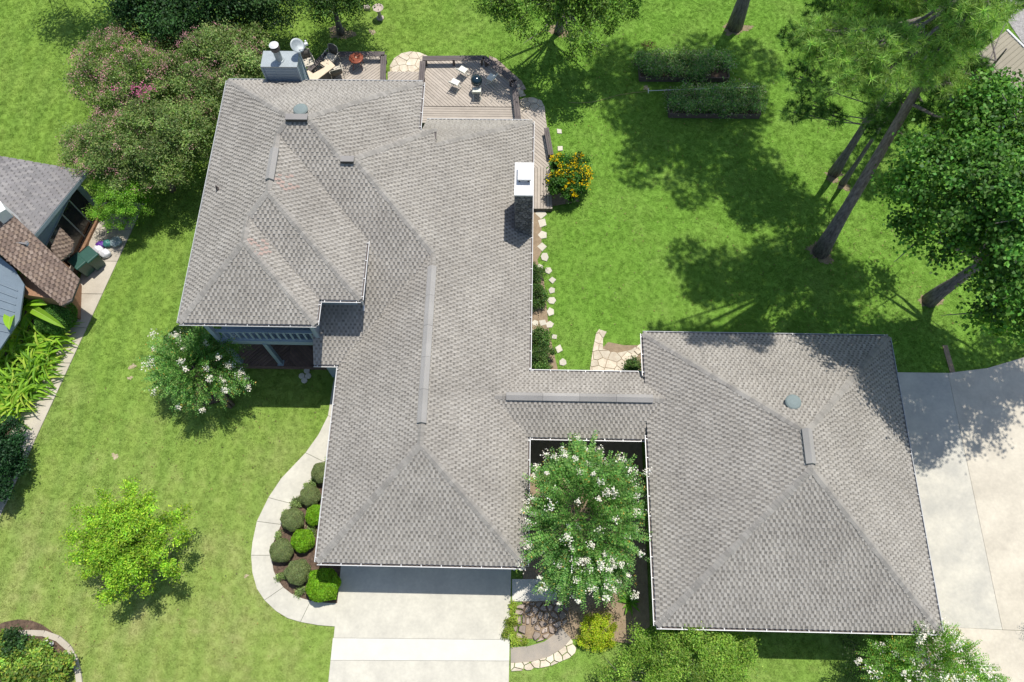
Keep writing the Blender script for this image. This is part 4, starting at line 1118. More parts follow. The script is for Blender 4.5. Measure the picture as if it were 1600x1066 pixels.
ctr = Vector(((sp_[0][0] + sp_[2][0]) / 2, (sp_[0][1] + sp_[2][1]) / 2))
m = MB(sh.location); m.prism([(ctr.x + (q_[0] - ctr.x) * .9, ctr.y + (q_[1] - ctr.y) * .9) for q_ in sp_], 0, [q_[2] - .07 for q_ in sp_]); m.build('wall', MT['greyblue'], sh)
sheet('gravel_yard', P2([(1540, -60), (1552, 8), (1572, 30), (1596, 66), (1640, 110), (1760, 150), (1800, -80)]), .03, MT['gravel'])

# ================================================================== RAISED BEDS AND THE PIPE
def raised_bed(p00, p11, label, seed):
    x0, y0 = at(*p00, .3)[:2]; x1, y1 = at(*p11, .3)[:2]
    r = thing('raised_bed', ((x0 + x1) / 2, (y0 + y1) / 2, 0), label, 'garden bed'); O = r.location
    for (cx_, cy_, sx_, sy_) in (((x0 + x1) / 2, y0, x1 - x0, .05), ((x0 + x1) / 2, y1, x1 - x0, .05), (x0, (y0 + y1) / 2, .05, y1 - y0 - .06), (x1, (y0 + y1) / 2, .05, y1 - y0 - .06)):
        for zz in (.085, .25):
            m = MB(O); m.box((cx_, cy_, zz), (sx_, sy_, .155)); m.build('plank', MT['timber'], r, bevel=.006)
    m = MB(O); m.box(((x0 + x1) / 2, (y0 + y1) / 2, .13), (x1 - x0 - .06, y1 - y0 - .06, .24)); m.build('soil', MT['mulch'], r)
    rg = np.random.default_rng(seed); n = 15000
    k = 70; cc = np.stack([rg.uniform(x0, x1, k), rg.uniform(y0 + .05, y1, k), rg.uniform(.35, .75, k)], 1)
    i = rg.integers(0, k, n); pos = cc[i] + rg.normal(0, 1, (n, 3)) * [.20, .17, .17]
    pos[:, 2] = np.maximum(pos[:, 2], .28) ; pos -= np.array(O)
    ax = rg.normal(0, 1, (n, 3)); ax[:, 2] *= .7; nr = rg.normal(0, .5, (n, 3)) + [0, 0, 1]
    pal = [(.17, .34, .08), (.24, .41, .10), (.12, .25, .07), (.34, .42, .17)]
    cl_ = shade(n, pal, .25, rg) * (0.7 + .6 * rg.random(k)[i])[:, None]
    fl = rg.random(n) < .05; cl_[fl] = [.45, .36, .30]
    o = quads_mesh('vegetables', leaves(pos, ax, nr, rg.uniform(.06, .14, n), rg.uniform(.03, .06, n)), cl_, LEAF, r); o['kind'] = 'stuff'
raised_bed((1000, 121), (1136, 90), 'upper raised timber garden bed full of leafy plants', 21)
raised_bed((1046, 178), (1184, 142), 'lower raised timber garden bed behind the white pipe', 22)
a, b_ = Vector(at(1013, 142, .5)), Vector(at(1181, 136, .8))
pi_ = thing('white_pipe', tuple(a), 'thin white plastic pipe propped across the back of the lower raised bed', 'pipe')
m = MB(a); m.tube([a, b_], .016, 6); m.build('pipe', MT['white'], pi_)
m = MB(a); m.tube([a + Vector((0, -.14, 0)), a + Vector((0, .14, 0))], .02, 6); m.build('tee_joint', MT['white'], pi_)
m = MB(a); m.tube([(b_.x, b_.y, 0), (b_.x, b_.y, .85)], .02, 6); m.build('pipe_stake', MT['white'], pi_)
hp = [at(888, 160, .03), at(905, 161, .03), at(925, 160, .03), at(945, 155, .03), at(965, 149, .03), at(990, 145, .03), at(1012, 143, .05)]
m = MB(hp[0]); m.tube(hp, .013, 5); o = m.build('garden_hose', MT['hose']); o.location = hp[0]
tag(o, 'thin garden hose lying across the back lawn towards the raised beds', 'hose')

# ================================================================== PLANTS
def px_lobes(lst): return [(*at(x, y, z), r) for x, y, z, r in lst]

def trunk(root, base, tips, r0, mk='bark', h=None, lean=(0, 0), name='trunk', flare=1.35, sides=10):
    """one tapered stem with limbs to the given tips"""
    m = MB(root.location); b = Vector(base)
    if h is None: h = min(t[2] for t in tips) * 0.75
    top = b + Vector((lean[0] * h, lean[1] * h, h)); pts = []; rr = []
    for i in range(7):
        t = i / 6; q_ = b.lerp(top, t) + Vector((random.uniform(-.02, .02), random.uniform(-.02, .02), 0)) * (h * .3 if 0 < i < 6 else 0)
        pts.append(q_); rr.append(r0 * (flare if i == 0 else 1.08 if i == 1 else 1 - .42 * t))
    m.tube(pts, rr, sides)
    for t in tips:
        t = Vector(t[:3]); s = random.uniform(.62, 1.0); a = b.lerp(top, s); md = a.lerp(t, .5) + Vector((random.uniform(-.2, .2), random.uniform(-.2, .2), random.uniform(.05, .3)))
        ra = r0 * (1 - .42 * s) * .55
        m.tube([a, a.lerp(md, .5) + Vector((0, 0, .05)), md, t], [ra, ra * .8, ra * .55, ra * .15], 6)
        for _ in range(3):
            e = md.lerp(t, random.uniform(0, .8)); f = e + Vector((random.uniform(-1, 1), random.uniform(-1, 1), random.uniform(-.1, .8))) * (t - a).length * .3
            m.tube([e, e.lerp(f, .5) + Vector((0, 0, .04)), f], [ra * .4, ra * .25, ra * .08], 5)
    return m.build(name, MT[mk], root, smooth=True)

def crown_points(lobes, rng, per, flat=.75, clump=.35, up=.25, nclump=None, spread=1.0):
    """leaf positions gathered in clumps over lumpy lobes; returns pos, outward dir, clump id"""
    P_, D_, K_ = [], [], []; kid = 0
    for (x, y, z, r) in lobes:
        nc = (int(nclump * r * r) + 4) if nclump else int(26 * r * r) + 6
        d = rng.normal(0, 1, (nc, 3)); d[:, 2] = d[:, 2] * .8 + up; d = unit(d)
        rad = r * (1 - np.abs(rng.normal(0, .22, nc))) * (1 + .18 * np.sin(4 * d[:, 0] + x) * np.cos(5 * d[:, 1] + y))
        c = np.array([x, y, z]) + d * rad[:, None] * [1, 1, flat]
        n = int(per * r * r); i = rng.integers(0, nc, n)
        cs = clump * rng.uniform(.6, 1.25, nc)
        pos = c[i] + rng.normal(0, 1, (n, 3)) * cs[i][:, None] * [1, 1, .55]
        P_.append(pos); D_.append(d[i]); K_.append(i + kid); kid += nc
    return np.concatenate(P_), np.concatenate(D_), np.concatenate(K_)

def broadleaf(name, label, cat, base, lobes, pal, per=1500, leaf=(.10, .17), r0=.15, group=None, clump=.32, seed=1, mk='bark', h=None, lean=(0, 0), flat=.75, var=.2, flowers=None, kvar=.25, tips=None, wid=.55, zmin=.3, nclump=None):
    rng = np.random.default_rng(seed); random.seed(seed)
    root = thing(name, base, label, cat, group)
    tp = tips if tips is not None else [(x, y, z + r * .2) for x, y, z, r in lobes]
    if r0: trunk(root, base, tp, r0, mk, h, lean)
    pos, d, k = crown_points(lobes, rng, per, flat, clump, nclump=nclump)
    ok = pos[:, 2] > zmin; pos, d, k = pos[ok], d[ok], k[ok]; n = len(pos)
    ax = unit(rng.normal(0, 1, (n, 3)) * .8 + d * .7 - [0, 0, .15]); nr = rng.normal(0, .45, (n, 3)) + [0, 0, 1.0] + d * .5
    ln = rng.uniform(*leaf, n); kc = 1 + rng.normal(0, kvar, k.max() + 1)
    col = shade(n, pal, var, rng) * np.clip(kc, .45, 1.7)[k][:, None]
    o = quads_mesh('crown', leaves(pos - np.array(base), ax, nr, ln, ln * wid), np.clip(col, .003, .9), LEAF, root)
    if flowers: bloom(root, lobes, flowers, rng, base, flat)
    return root

def bloom(root, lobes, fl, rng, base, flat=.75):
    """flower heads as clusters of small petals: fl = dict(n, pal, size, r, up)"""
    V = []; C = []
    w = np.array([r * r for *_, r in lobes]); w = w / w.sum()
    cnt = fl['n']; li = rng.choice(len(lobes), cnt, p=w)
    L_ = np.array(lobes)[li]; d = rng.normal(0, 1, (cnt, 3)); d[:, 2] = np.abs(d[:, 2]) * .7 + fl.get('up', .1); d = unit(d)
    c = L_[:, :3] + d * (L_[:, 3:4] * fl.get('out', 1.08)) * [1, 1, flat]
    if 'where' in fl: c = c[[fl['where'](q_) or rng.random() < fl.get('else', .1) for q_ in c]]
    m_ = fl.get('petals', 26); n = len(c) * m_
    if n == 0: return
    i = np.repeat(np.arange(len(c)), m_); s = rng.uniform(.6, 1.3, len(c))[i]
    pos = c[i] + rng.normal(0, 1, (n, 3)) * (fl['r'] * s)[:, None] * [1, 1, .8]
    ln = rng.uniform(.6, 1.2, n) * fl['size']
    col = shade(n, fl['pal'], .12, rng) * rng.uniform(.8, 1.15, len(c))[i][:, None]
    o = quads_mesh('flowers', leaves(pos - np.array(base), rng.normal(0, 1, (n, 3)), rng.normal(0, .6, (n, 3)) + [0, 0, 1], ln, ln * .8), np.clip(col, 0, .92), PETAL, root)
    return o

def crape(name, label, base, lobes, pal, nshoot=260, L=(.55, 1.0), per=22, leaf=.10, flowers=.5, fpal=((.84, .81, .72), (.78, .74, .62)), seed=3, group=None, r0=.07, stems=5, fr=.075, fpet=24, red=.06):
    """crape myrtle: feathery shoots with paired leaves, a flower head at some of the tips"""
    rng = np.random.default_rng(seed); random.seed(seed)
    root = thing(name, base, label, 'tree', group)
    m = MB(root.location)
    ctr = np.mean(np.array(lobes)[:, :3], axis=0)
    for k in range(stems):
        lb = lobes[k % len(lobes)]; a = 2 * pi * k / stems
        b0 = Vector(base) + Vector((.12 * cos(a), .12 * sin(a), 0)); t = Vector(lb[:3]) + Vector((random.uniform(-.3, .3), random.uniform(-.3, .3), 0))
        md = b0.lerp(t, .45) + Vector((0, 0, .2)); m.tube([b0, md, t], [r0, r0 * .75, r0 * .4], 7)
        for _ in range(5):
            e = md.lerp(t, random.uniform(.2, 1)); f = e + Vector((random.uniform(-1, 1), random.uniform(-1, 1), random.uniform(0, .9))) * lb[3] * .7
            m.tube([e, f], [r0 * .35, r0 * .12], 5)
    m.build('trunk', MT['barkpale'], root, smooth=True)
    PP, AX, NR, LN, CC, tips = [], [], [], [], [], []
    for (x, y, z, r) in lobes:
        ns = int(nshoot * r * r)
        d = rng.normal(0, 1, (ns, 3)); d[:, 2] = d[:, 2] * .7 + .35; d = unit(d)
        start = np.array([x, y, z]) + d * r * rng.uniform(.25, .85, (ns, 1)) * [1, 1, .8]
        out = unit((start - ctr) * [1, 1, .5] + [0, 0, .55] + rng.normal(0, .28, (ns, 3)) + d * .4); Ls = rng.uniform(*L, ns) * min(1, r / 1.2 + .35)
        kc = 1 + rng.normal(0, .2, ns)
        for j in range(per):
            t = (j + .5) / per
            ctrp = start + out * (Ls * t)[:, None] + np.array([0, 0, -1]) * (Ls * t * t * .30)[:, None]
            tang = unit(out + np.array([0, 0, -1]) * (.6 * t))
            side = unit(np.cross(tang, [0, 0, 1.0])) * (1 if j % 2 else -1)
            ll = leaf * (1.1 - .45 * t) * rng.uniform(.8, 1.2, ns)
            ax = unit(side + tang * .45 + rng.normal(0, .18, (ns, 3)))
            PP.append(ctrp + ax * ll[:, None] * .55); AX.append(ax); NR.append(unit(np.cross(ax, tang) * (1 if j % 2 else -1) * -1 + rng.normal(0, .2, (ns, 3)) + [0, 0, .4]))
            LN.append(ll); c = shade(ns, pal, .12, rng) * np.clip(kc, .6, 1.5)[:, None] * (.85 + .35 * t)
            rd = (rng.random(ns) < red) & (t > .7); c[rd] = c[rd] * [2.2, .9, .8]; CC.append(c)
        tips.append((start + out * Ls[:, None] + np.array([0, 0, -1]) * (Ls * .25)[:, None])[rng.random(ns) < flowers])
    PP, AX, NR, LN, CC = map(np.concatenate, (PP, AX, NR, LN, CC))
    ok = PP[:, 2] > .25; PP, AX, NR, LN, CC = PP[ok], AX[ok], NR[ok], LN[ok], CC[ok]
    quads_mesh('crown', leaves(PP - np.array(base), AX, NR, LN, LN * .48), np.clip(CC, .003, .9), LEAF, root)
    tp = np.concatenate(tips)
    tp = tp[tp[:, 2] > np.mean([z for _, _, z, _ in lobes]) - .7]
    if len(tp):
        n = len(tp) * fpet; i = np.repeat(np.arange(len(tp)), fpet); s = rng.uniform(.5, 1.4, len(tp))[i]
        pos = tp[i] + rng.normal(0, 1, (n, 3)) * (fr * s)[:, None]; ln = rng.uniform(.04, .08, n)
        col = shade(n, fpal, .08, rng)
        quads_mesh('flowers', leaves(pos - np.array(base), rng.normal(0, 1, (n, 3)), rng.normal(0, .6, (n, 3)) + [0, 0, 1], ln, ln * .85), np.clip(col, 0, .92), PETAL, root)
    return root

def pine(label, base, clumps, r0, h, lean=(0, 0), seed=5, tuft=(.22, .36), per=30, needles=34, pal=((.13, .20, .04), (.10, .17, .035), (.07, .13, .03)), group='tall pines over the back lawn'):
    rng = np.random.default_rng(seed); random.seed(seed)
    root = thing('pine_tree', base, label, 'tree', group)
    b = Vector(base); top = b + Vector((lean[0] * h, lean[1] * h, h)); m = MB(root.location); n = 12; pts = []; rr = []
    for i in range(n + 1):
        t = i / n; pts.append(b.lerp(top, t) + Vector((sin(t * 5 + seed) * .10 * t, cos(t * 4 + seed) * .10 * t, 0))); rr.append(r0 * (1.45 if i == 0 else 1.12 if i == 1 else max(.06, 1 - .80 * t)))
    m.tube(pts, rr, 14); m.build('trunk', MT['bark'], root, smooth=True)
    V, C = [], []; bm_ = MB(root.location)
    for (x, y, z, r) in clumps:
        t = Vector((x, y, z)); s = min(.97, max(.3, (z - 1.2) / h)); a = b.lerp(top, s); md = a.lerp(t, .55) + Vector((0, 0, -.15))
        bm_.tube([a, md, t], [r0 * .26, r0 * .17, .03], 6)
        k = int(per * r * r) + 4
        d = rng.normal(0, 1, (k, 3)); d[:, 2] = d[:, 2] * .45 + .1; tc = np.array([x, y, z]) + unit(d) * r * rng.uniform(.15, 1.0, (k, 1)) ** .6 * [1, 1, .5]
        for q_ in tc[::7]:
            e = md.lerp(t, random.uniform(.3, 1)); bm_.tube([e, Vector(q_)], [.018, .008], 4)
        kc = np.clip(1 + rng.normal(0, .22, k), .55, 1.6)
        i = np.repeat(np.arange(k), needles); nn_ = len(i)
        dr = unit(rng.normal(0, 1, (nn_, 3)) + [0, 0, .35]); ln = rng.uniform(*tuft, k)[i] * rng.uniform(.75, 1.0, nn_)
        tip = tc[i] + dr * ln[:, None] - np.array([0, 0, 1]) * (ln * ln * .22)[:, None]
        sd_ = unit(np.cross(dr, rng.normal(0, 1, (nn_, 3)))) * .011
        V.append(np.stack([tc[i] + sd_, tc[i] - sd_, tip], axis=1)); C.append(shade(nn_, pal, .15, rng) * kc[i][:, None])
    bm_.build('branches', MT['bark'], root)
    V = np.concatenate(V) - np.array(base); quads_mesh('needles', V, np.clip(np.concatenate(C), .003, .9), LEAF, root, nv=3)
    return root

def dome_bush(px, py, r, pal, label, h=None, seed=1, leaf=.045, n=9000, group='clipped round shrubs in the front bed', name='clipped_shrub', flat=.85, zc=None, world=None, sq=0.0):
    """clipped shrub: dense shell of small leaves over a dark core"""
    rng = np.random.default_rng(seed); zt_ = r * flat
    c = world or at(px, py, zt_ * 1.1); base = (c[0], c[1], 0.03)
    root = thing(name, base, label, 'shrub', group)
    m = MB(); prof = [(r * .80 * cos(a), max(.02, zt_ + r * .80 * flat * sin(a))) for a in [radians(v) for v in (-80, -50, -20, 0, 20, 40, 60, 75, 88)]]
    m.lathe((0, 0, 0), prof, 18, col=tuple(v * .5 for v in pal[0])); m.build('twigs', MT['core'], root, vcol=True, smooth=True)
    d = rng.normal(0, 1, (n, 3)); d = unit(d); d[:, 2] = np.where(d[:, 2] < -.5, -d[:, 2], d[:, 2])
    if sq: d = d / np.maximum(np.abs(d).max(axis=1, keepdims=True) ** sq, .01); 
    bump_ = 1 + .08 * np.sin(5 * d[:, 0] + seed) * np.sin(6 * d[:, 1] + 2 * seed) + .02 * np.sin(17 * d[:, 0]) * np.cos(15 * d[:, 1])
    pos = d * (r * bump_ * rng.uniform(.84, 1.0, n) ** .6)[:, None] * [1, 1, flat] + [0, 0, zt_]
    ax = rng.normal(0, 1, (n, 3)); nr = d + rng.normal(0, .5, (n, 3)); ln = rng.uniform(.7, 1.3, n) * leaf
    pt = 1 + .14 * np.sin(6 * d[:, 0] + 2 * seed) * np.cos(5 * d[:, 1] + seed)
    quads_mesh('foliage', leaves(pos, ax, nr, ln, ln * .6), shade(n, pal, .2, rng) * pt[:, None], LEAF, root)
    return root
MT['core'] = mat('shrub_core', (1, 1, 1), .95, .3, 12, vcol=True)

# --- clipped shrubs in the curving front bed
DULL = ((.23, .29, .115), (.20, .26, .10), (.26, .31, .13)); LIME = ((.20, .40, .02), (.25, .45, .03), (.16, .34, .02))
for i, (x, y, r, pl, lb) in enumerate([
    (503, 739, .44, DULL, 'dull green clipped shrub half under the eave, topmost in the front bed'),
    (485, 775, .42, DULL, 'dull green round shrub second from the top of the front bed'),
    (457, 812, .46, DULL, 'dull green round shrub beside the two bright ones, against the walk'),
    (440, 860, .47, DULL, 'dull green round shrub leftmost in the front bed'),
    (465, 894, .50, DULL, 'dull green round shrub lowest, beside the large bright one'),
    (494, 805, .42, LIME, 'bright green clipped shrub partly under the eave edge'),
    (473, 845, .46, LIME, 'bright green clipped ball in the middle of the front bed')]):
    dome_bush(x, y, r, pl, lb, seed=30 + i, leaf=.035 if pl is DULL else .07, n=16000 if pl is DULL else 9000)
dome_bush(505, 914, .62, LIME, 'largest bright green clipped shrub, squared, next to the driveway', seed=41, leaf=.075, n=14000, sq=.3)
for i, (x, y, r) in enumerate(((487, 758, .22), (464, 785, .20), (450, 800, .16), (436, 838, .10), (441, 902, .16), (473, 926, .18), (512, 725, .18), (488, 830, .15))):
    c = at(x, y); broadleaf('edging_plant', 'low pale leafy clump between the round shrubs, ' + ('top of the bed', 'second from top', 'third from top', 'by the leftmost shrub', 'by the walk bend', 'at the bottom end', 'under the eave', 'between the bright shrubs')[i],
              'plant', (c[0], c[1], .04), [(c[0], c[1], .15, r)], ((.28, .36, .14), (.20, .30, .08)), per=26000, leaf=(.04, .08), r0=0, clump=.06, seed=60 + i, zmin=.05, group='low plants in the front bed')

# --- young yellow-green tree on the front lawn
YG = ((.23, .42, .032), (.28, .47, .038), (.17, .34, .028), (.34, .48, .045))
bs = at(196, 872)
rg_ = random.Random(3); yl = [(195, 835, 3.4, .6), (180, 815, 3.2, .5), (212, 818, 3.2, .5), (190, 865, 3.0, .5)]
for k in range(13):
    a_ = 2 * pi * k / 13 + rg_.uniform(-.15, .15); R_ = rg_.uniform(82, 116) * (1.0 if sin(a_) < .3 else .92)
    for t, rr in ((.38, .48), (.62, .38), (.82, .27), (.98, .17)):
        yl.append((192 + R_ * t * cos(a_) + rg_.uniform(-5, 5), 848 + R_ * .98 * t * sin(a_) + rg_.uniform(-5, 5), 3.3 - 1.2 * t + rg_.uniform(-.2, .2), rr * rg_.uniform(.7, 1.0)))
broadleaf('maple_tree', 'bright yellow-green young tree alone on the front lawn', 'tree', bs, px_lobes(yl), YG, per=6500, leaf=(.06, .115), r0=.07, clump=.13, seed=8, mk='barkpale', kvar=.25, wid=.55, h=.8)

# --- crape myrtles with white flowers
CG = ((.105, .25, .050), (.14, .30, .062), (.08, .20, .042), (.20, .33, .085))
bs = at(905, 915)
crape('crape_myrtle', 'full white flowering crape myrtle in the courtyard between house and garage', (2.1, 4.2, 0.04),
      px_lobes([(908, 795, 4.0, 1.2), (872, 835, 3.2, 1.0), (948, 835, 3.3, 1.0), (912, 872, 3.2, 1.1), (885, 762, 3.6, .95), (942, 765, 3.6, .95), (912, 730, 3.2, .7), (862, 795, 2.8, .6), (968, 795, 2.7, .65), (875, 895, 2.4, .6), (948, 890, 2.4, .65)]),
      CG, nshoot=105, L=(.75, 1.2), per=28, leaf=.13, flowers=.12, seed=11, fr=.075, fpet=40)
crape('crape_myrtle', 'white flowering crape myrtle below the upstairs porch, round mulch ring at its foot', (-12.7, 10.1, 0.04),
      px_lobes([(300, 575, 2.7, 1.0), (270, 560, 2.3, .75), (340, 560, 2.3, .8), (345, 590, 2.2, .7), (305, 605, 2.0, .7), (265, 590, 1.9, .55), (320, 540, 2.2, .7)]),
      CG, nshoot=130, L=(.7, 1.15), per=24, leaf=.125, flowers=.08, seed=12, fr=.085, fpet=45, red=.1)
dome_bush(290, 540, .95, ((.03, .075, .02), (.04, .095, .022)), 'dark green shrub against the lower porch, behind the crape myrtle', seed=44, leaf=.07, n=9000, name='shrub', group=None, flat=.75)
crape('crape_myrtle', 'white flowering crape myrtle at the lower right garage corner by the driveway', (14.0, .3, 0.04),
      px_lobes([(1440, 1030, 2.8, 1.2), (1400, 1045, 2.4, 1.0), (1490, 1040, 2.2, .9), (1435, 1000, 2.3, .75), (1480, 1005, 2.0, .5), (1385, 1005, 1.9, .45), (1530, 1070, 1.8, .8), (1430, 1075, 2.4, 1.0), (1445, 985, 2.0, .4)]),
      ((.14, .31, .045), (.18, .35, .06), (.11, .25, .035)), nshoot=170, L=(.5, .9), per=20, leaf=.10, flowers=.08, seed=13, fr=.09, fpet=45, red=.15)
crape('crape_myrtle', 'crape myrtle just beyond the lower right corner of the wide driveway', (20.6, 2.0, 0.04),
      [(20.6, 2.1, 2.9, .9), (20.9, 1.4, 2.6, .8)], CG, nshoot=150, L=(.4, .8), per=16, leaf=.10, flowers=.1, seed=14)

# --- pink crape myrtles and dark trees at the upper left
PG = ((.15, .24, .06), (.18, .27, .065), (.11, .19, .045), (.205, .29, .09), (.25, .29, .11))
PK = ((.58, .28, .31), (.52, .28, .27), (.64, .38, .38))
c = at(185, 160)
pl1 = [(175, 90, 3.6, 1.3), (215, 120, 3.8, 1.4), (150, 130, 3.0, 1.1), (190, 165, 3.2, 1.1), (140, 95, 2.8, .8), (235, 90, 3.0, .9), (195, 60, 2.8, .7)]
broadleaf('crape_myrtle', 'pink flowering crape myrtle nearest the upper left lawn', 'tree', (-19.0, 24.6, 0), px_lobes(pl1), PG + ((.13, .22, .03),), per=4200, leaf=(.07, .12), r0=.12, clump=.2, seed=15, mk='barkpale', kvar=.28,
          flowers=dict(n=260, pal=PK, size=.055, r=.10, petals=20), group='pink crape myrtles')
pl2 = [(330, 90, 3.8, 1.5), (290, 120, 3.5, 1.3), (370, 110, 3.6, 1.3), (340, 150, 3.2, 1.2), (385, 70, 3.0, 1.0), (300, 60, 3.0, 1.0), (395, 130, 3.0, .8), (345, 55, 2.8, .8)]
broadleaf('crape_myrtle', 'greyish green crape myrtle with faded pink flowers beside the house roof', 'tree', (-15.0, 25.6, 0), px_lobes(pl2), PG, per=4200, leaf=(.07, .12), r0=.12, clump=.2, seed=16, mk='barkpale', kvar=.25,
          flowers=dict(n=170, pal=PK, size=.05, r=.09, petals=16), group='pink crape myrtles')
pl3 = [(170, 230, 3.2, 1.4), (230, 210, 3.8, 1.5), (290, 200, 3.5, 1.3), (200, 270, 2.6, 1.1), (260, 260, 2.8, 1.2), (130, 250, 2.4, .9), (300, 240, 2.4, .8), (240, 165, 3.0, 1.0), (120, 215, 2.2, .6), (315, 205, 2.6, .6)]
broadleaf('crape_myrtle', 'broad crape myrtle with scattered pink blossom beside the grey neighbouring roof', 'tree', (-17.3, 21.0, 0), px_lobes(pl3), PG, per=4200, leaf=(.07, .12), r0=.14, clump=.2, seed=17, mk='barkpale', kvar=.25,
          flowers=dict(n=190, pal=PK, size=.05, r=.09, petals=16, where=lambda q_: q_[0] < -17.5), group='pink crape myrtles')
ft = at(222, 140, 4.9); rr_ = np.random.default_rng(5)
root = bpy.data.objects['crape_myrtle.003'] if 'crape_myrtle.003' in bpy.data.objects else None
DK = ((.038, .095, .025), (.05, .12, .03), (.03, .075, .022))
broadleaf('evergreen_tree', 'dark green tree at the top edge behind the pink crape myrtles', 'tree', at(265, -15), px_lobes([(270, 10, 4.0, 1.8), (220, 15, 3.4, 1.3), (320, 15, 3.4, 1.3), (270, 40, 2.6, 1.0), (230, -30, 4.5, 2.0), (330, -30, 4.4, 2.0)]), DK, per=2600, leaf=(.10, .17), r0=.2, seed=18, kvar=.3)
broadleaf('evergreen_tree', 'dark green tree at the top edge above the siding-clad chimney', 'tree', at(400, -20), px_lobes([(385, 5, 3.2, 1.3), (425, 5, 3.0, 1.2), (370, 35, 2.2, .8), (400, -30, 4.0, 1.8), (415, 30, 2.0, .6)]), ((.045, .10, .025), (.06, .12, .03)), per=2600, leaf=(.09, .15), r0=.15, seed=19, kvar=.3)
dome_bush(260, 55, .7, ((.16, .24, .035), (.12, .20, .03)), 'small yellow-green shrub between the pink crape myrtles', seed=45, leaf=.06, n=6000, name='shrub', group=None)
broadleaf('cypress_tree', 'small bright green feathery tree beside the bins and neighbour windows', 'tree', at(200, 345), px_lobes([(190, 305, 2.4, .95), (165, 290, 2.0, .7), (215, 290, 2.0, .7), (185, 335, 1.6, .7), (225, 320, 1.4, .5), (160, 325, 1.5, .55), (205, 270, 1.5, .6)]),
          ((.18, .37, .04), (.14, .31, .03), (.23, .43, .05)), per=7000, leaf=(.06, .11), r0=.08, clump=.13, seed=20, kvar=.22, wid=.35)
broadleaf('oak_tree', 'dark leafy tree with bare forked trunk at the top edge beyond the small deck', 'tree', at(533, 52), px_lobes([(520, -10, 3.8, 1.0), (555, -15, 3.6, 1.0), (490, -10, 3.6, .9), (548, 12, 2.8, .55), (500, 14, 2.9, .5), (530, -60, 4.4, 1.6)]),
          ((.05, .115, .022), (.07, .14, .028)), per=3000, leaf=(.09, .14), r0=.16, seed=22, kvar=.3, h=2.6)
# --- big oak over the back lawn at the top centre
OK_ = ((.11, .22, .035), (.15, .27, .04), (.08, .17, .028), (.19, .31, .05))
broadleaf('oak_tree', 'spreading oak at the top centre with star-shaped shade on the lawn', 'tree', at(873, 50), px_lobes([(925, 15, 4.5, .8), (905, 50, 4.2, .7), (950, 0, 4.8, .9), (880, -15, 5.2, 1.3), (830, 0, 4.8, .9), (795, -10, 4.8, 1.1), (860, 25, 4.4, .6), (810, 35, 4.0, .6), (780, 15, 4.2, .6), (925, 75, 3.6, .45), (895, 85, 3.4, .35), (840, 60, 3.6, .4), (775, -25, 4.5, 1.0), (760, 5, 3.6, .4), (900, -60, 6.0, 2.0), (960, 45, 3.8, .4), (980, 10, 4.2, .6)]),
          OK_, per=1900, leaf=(.09, .15), r0=.2, clump=.2, nclump=16, seed=23, kvar=.35, h=2.6, zmin=1.2)
# --- tall tree beyond the upper edge: its trunk foot and shade are in view
pine('tall pine whose trunk foot shows at the top edge above the raised beds', at(1148, 42), [(10.8 + dx, 31.6 + dy, z, r) for dx, dy, z, r in
     ((0, 0, 19, 2.2), (-2.4, -1, 16, 2.0), (2.2, -1.4, 15, 2.0), (-.5, -3, 14.5, 1.9), (1.5, 2, 17, 2.0), (-3, 1.5, 17, 2), (-1, -1.5, 18, 1.9), (3, 1, 14, 1.8), (-2.8, -3.2, 13, 1.6), (1.5, -3.5, 12.5, 1.5), (-4, .0, 13.5, 1.5), (-1.0, -3.8, 14, 2.0), (2.2, -5.3, 14, 2.0), (.7, -4.6, 13, 1.8), (2.8, -7.0, 14.5, 1.6), (-3.0, -5.5, 13, 1.4), (-.5, -6.5, 14, 1.3))], .30, 20, seed=6, per=115)
broadleaf('evergreen_tree', 'evergreen beyond the upper left corner that shades the far lawn', 'tree', at(75, -120), px_lobes([(70, -150, 6.5, 1.2), (110, -150, 6.0, 1.0), (30, -150, 6.0, 1.0)]), DK, per=1500, leaf=(.12, .18), r0=.15, seed=29)
# --- the three pines and the broadleaf tree at the right
PN = ((.30, .46, .11), (.25, .40, .095), (.19, .33, .08))  # needles lightened in colour to offset the shade of higher boughs
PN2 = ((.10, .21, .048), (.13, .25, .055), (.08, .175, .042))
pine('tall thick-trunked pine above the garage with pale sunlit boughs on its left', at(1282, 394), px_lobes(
     [(1300, 55, 14.5, .82), (1340, 95, 15.0, .86), (1390, 108, 15.0, .78), (1428, 112, 14.4, .52), (1310, 105, 14.2, .55), (1275, 90, 13.8, .5), (1375, 65, 15.4, .8), (1325, 130, 14.8, .45), (1262, 48, 14, .45), (1360, 140, 14.3, .45), (1410, 60, 15.4, .6), (1430, -40, 14, 1.2), (1500, -70, 14, 1.2), (1345, 20, 13, .9), (1500, 45, 16, .7), (1545, 10, 17, .75), (1465, 80, 15, .5), (1490, -10, 16, .9), (1525, 60, 16, .4), (1475, 60, 11.5, 1.0), (1515, 115, 11, 1.0), (1450, 5, 12, 1.1), (1500, 30, 12, .9), (1500, 190, 10.5, .6), (1485, 130, 11.5, .6), (1475, 45, 14, .7), (1500, 80, 13.4, .55), (1450, 85, 13.2, .5), (1540, -30, 16, .8), (1440, 125, 12.4, .4), (1470, 95, 13, .45),
      (1399, -92, 15, 1.2), (1480, -140, 18, 1.4), (1552, -105, 15, 1.5), (1540, -150, 18, 1.5), (1670, -60, 14, 1.4), (1716, -86, 15, 1.6), (1590, -150, 18.5, 1.3), (1480, -170, 16, 1.5), (1330, -90, 14, 1.2)]),
     .27, 19.5, lean=(0.0, .10), seed=7, pal=PN, per=120)
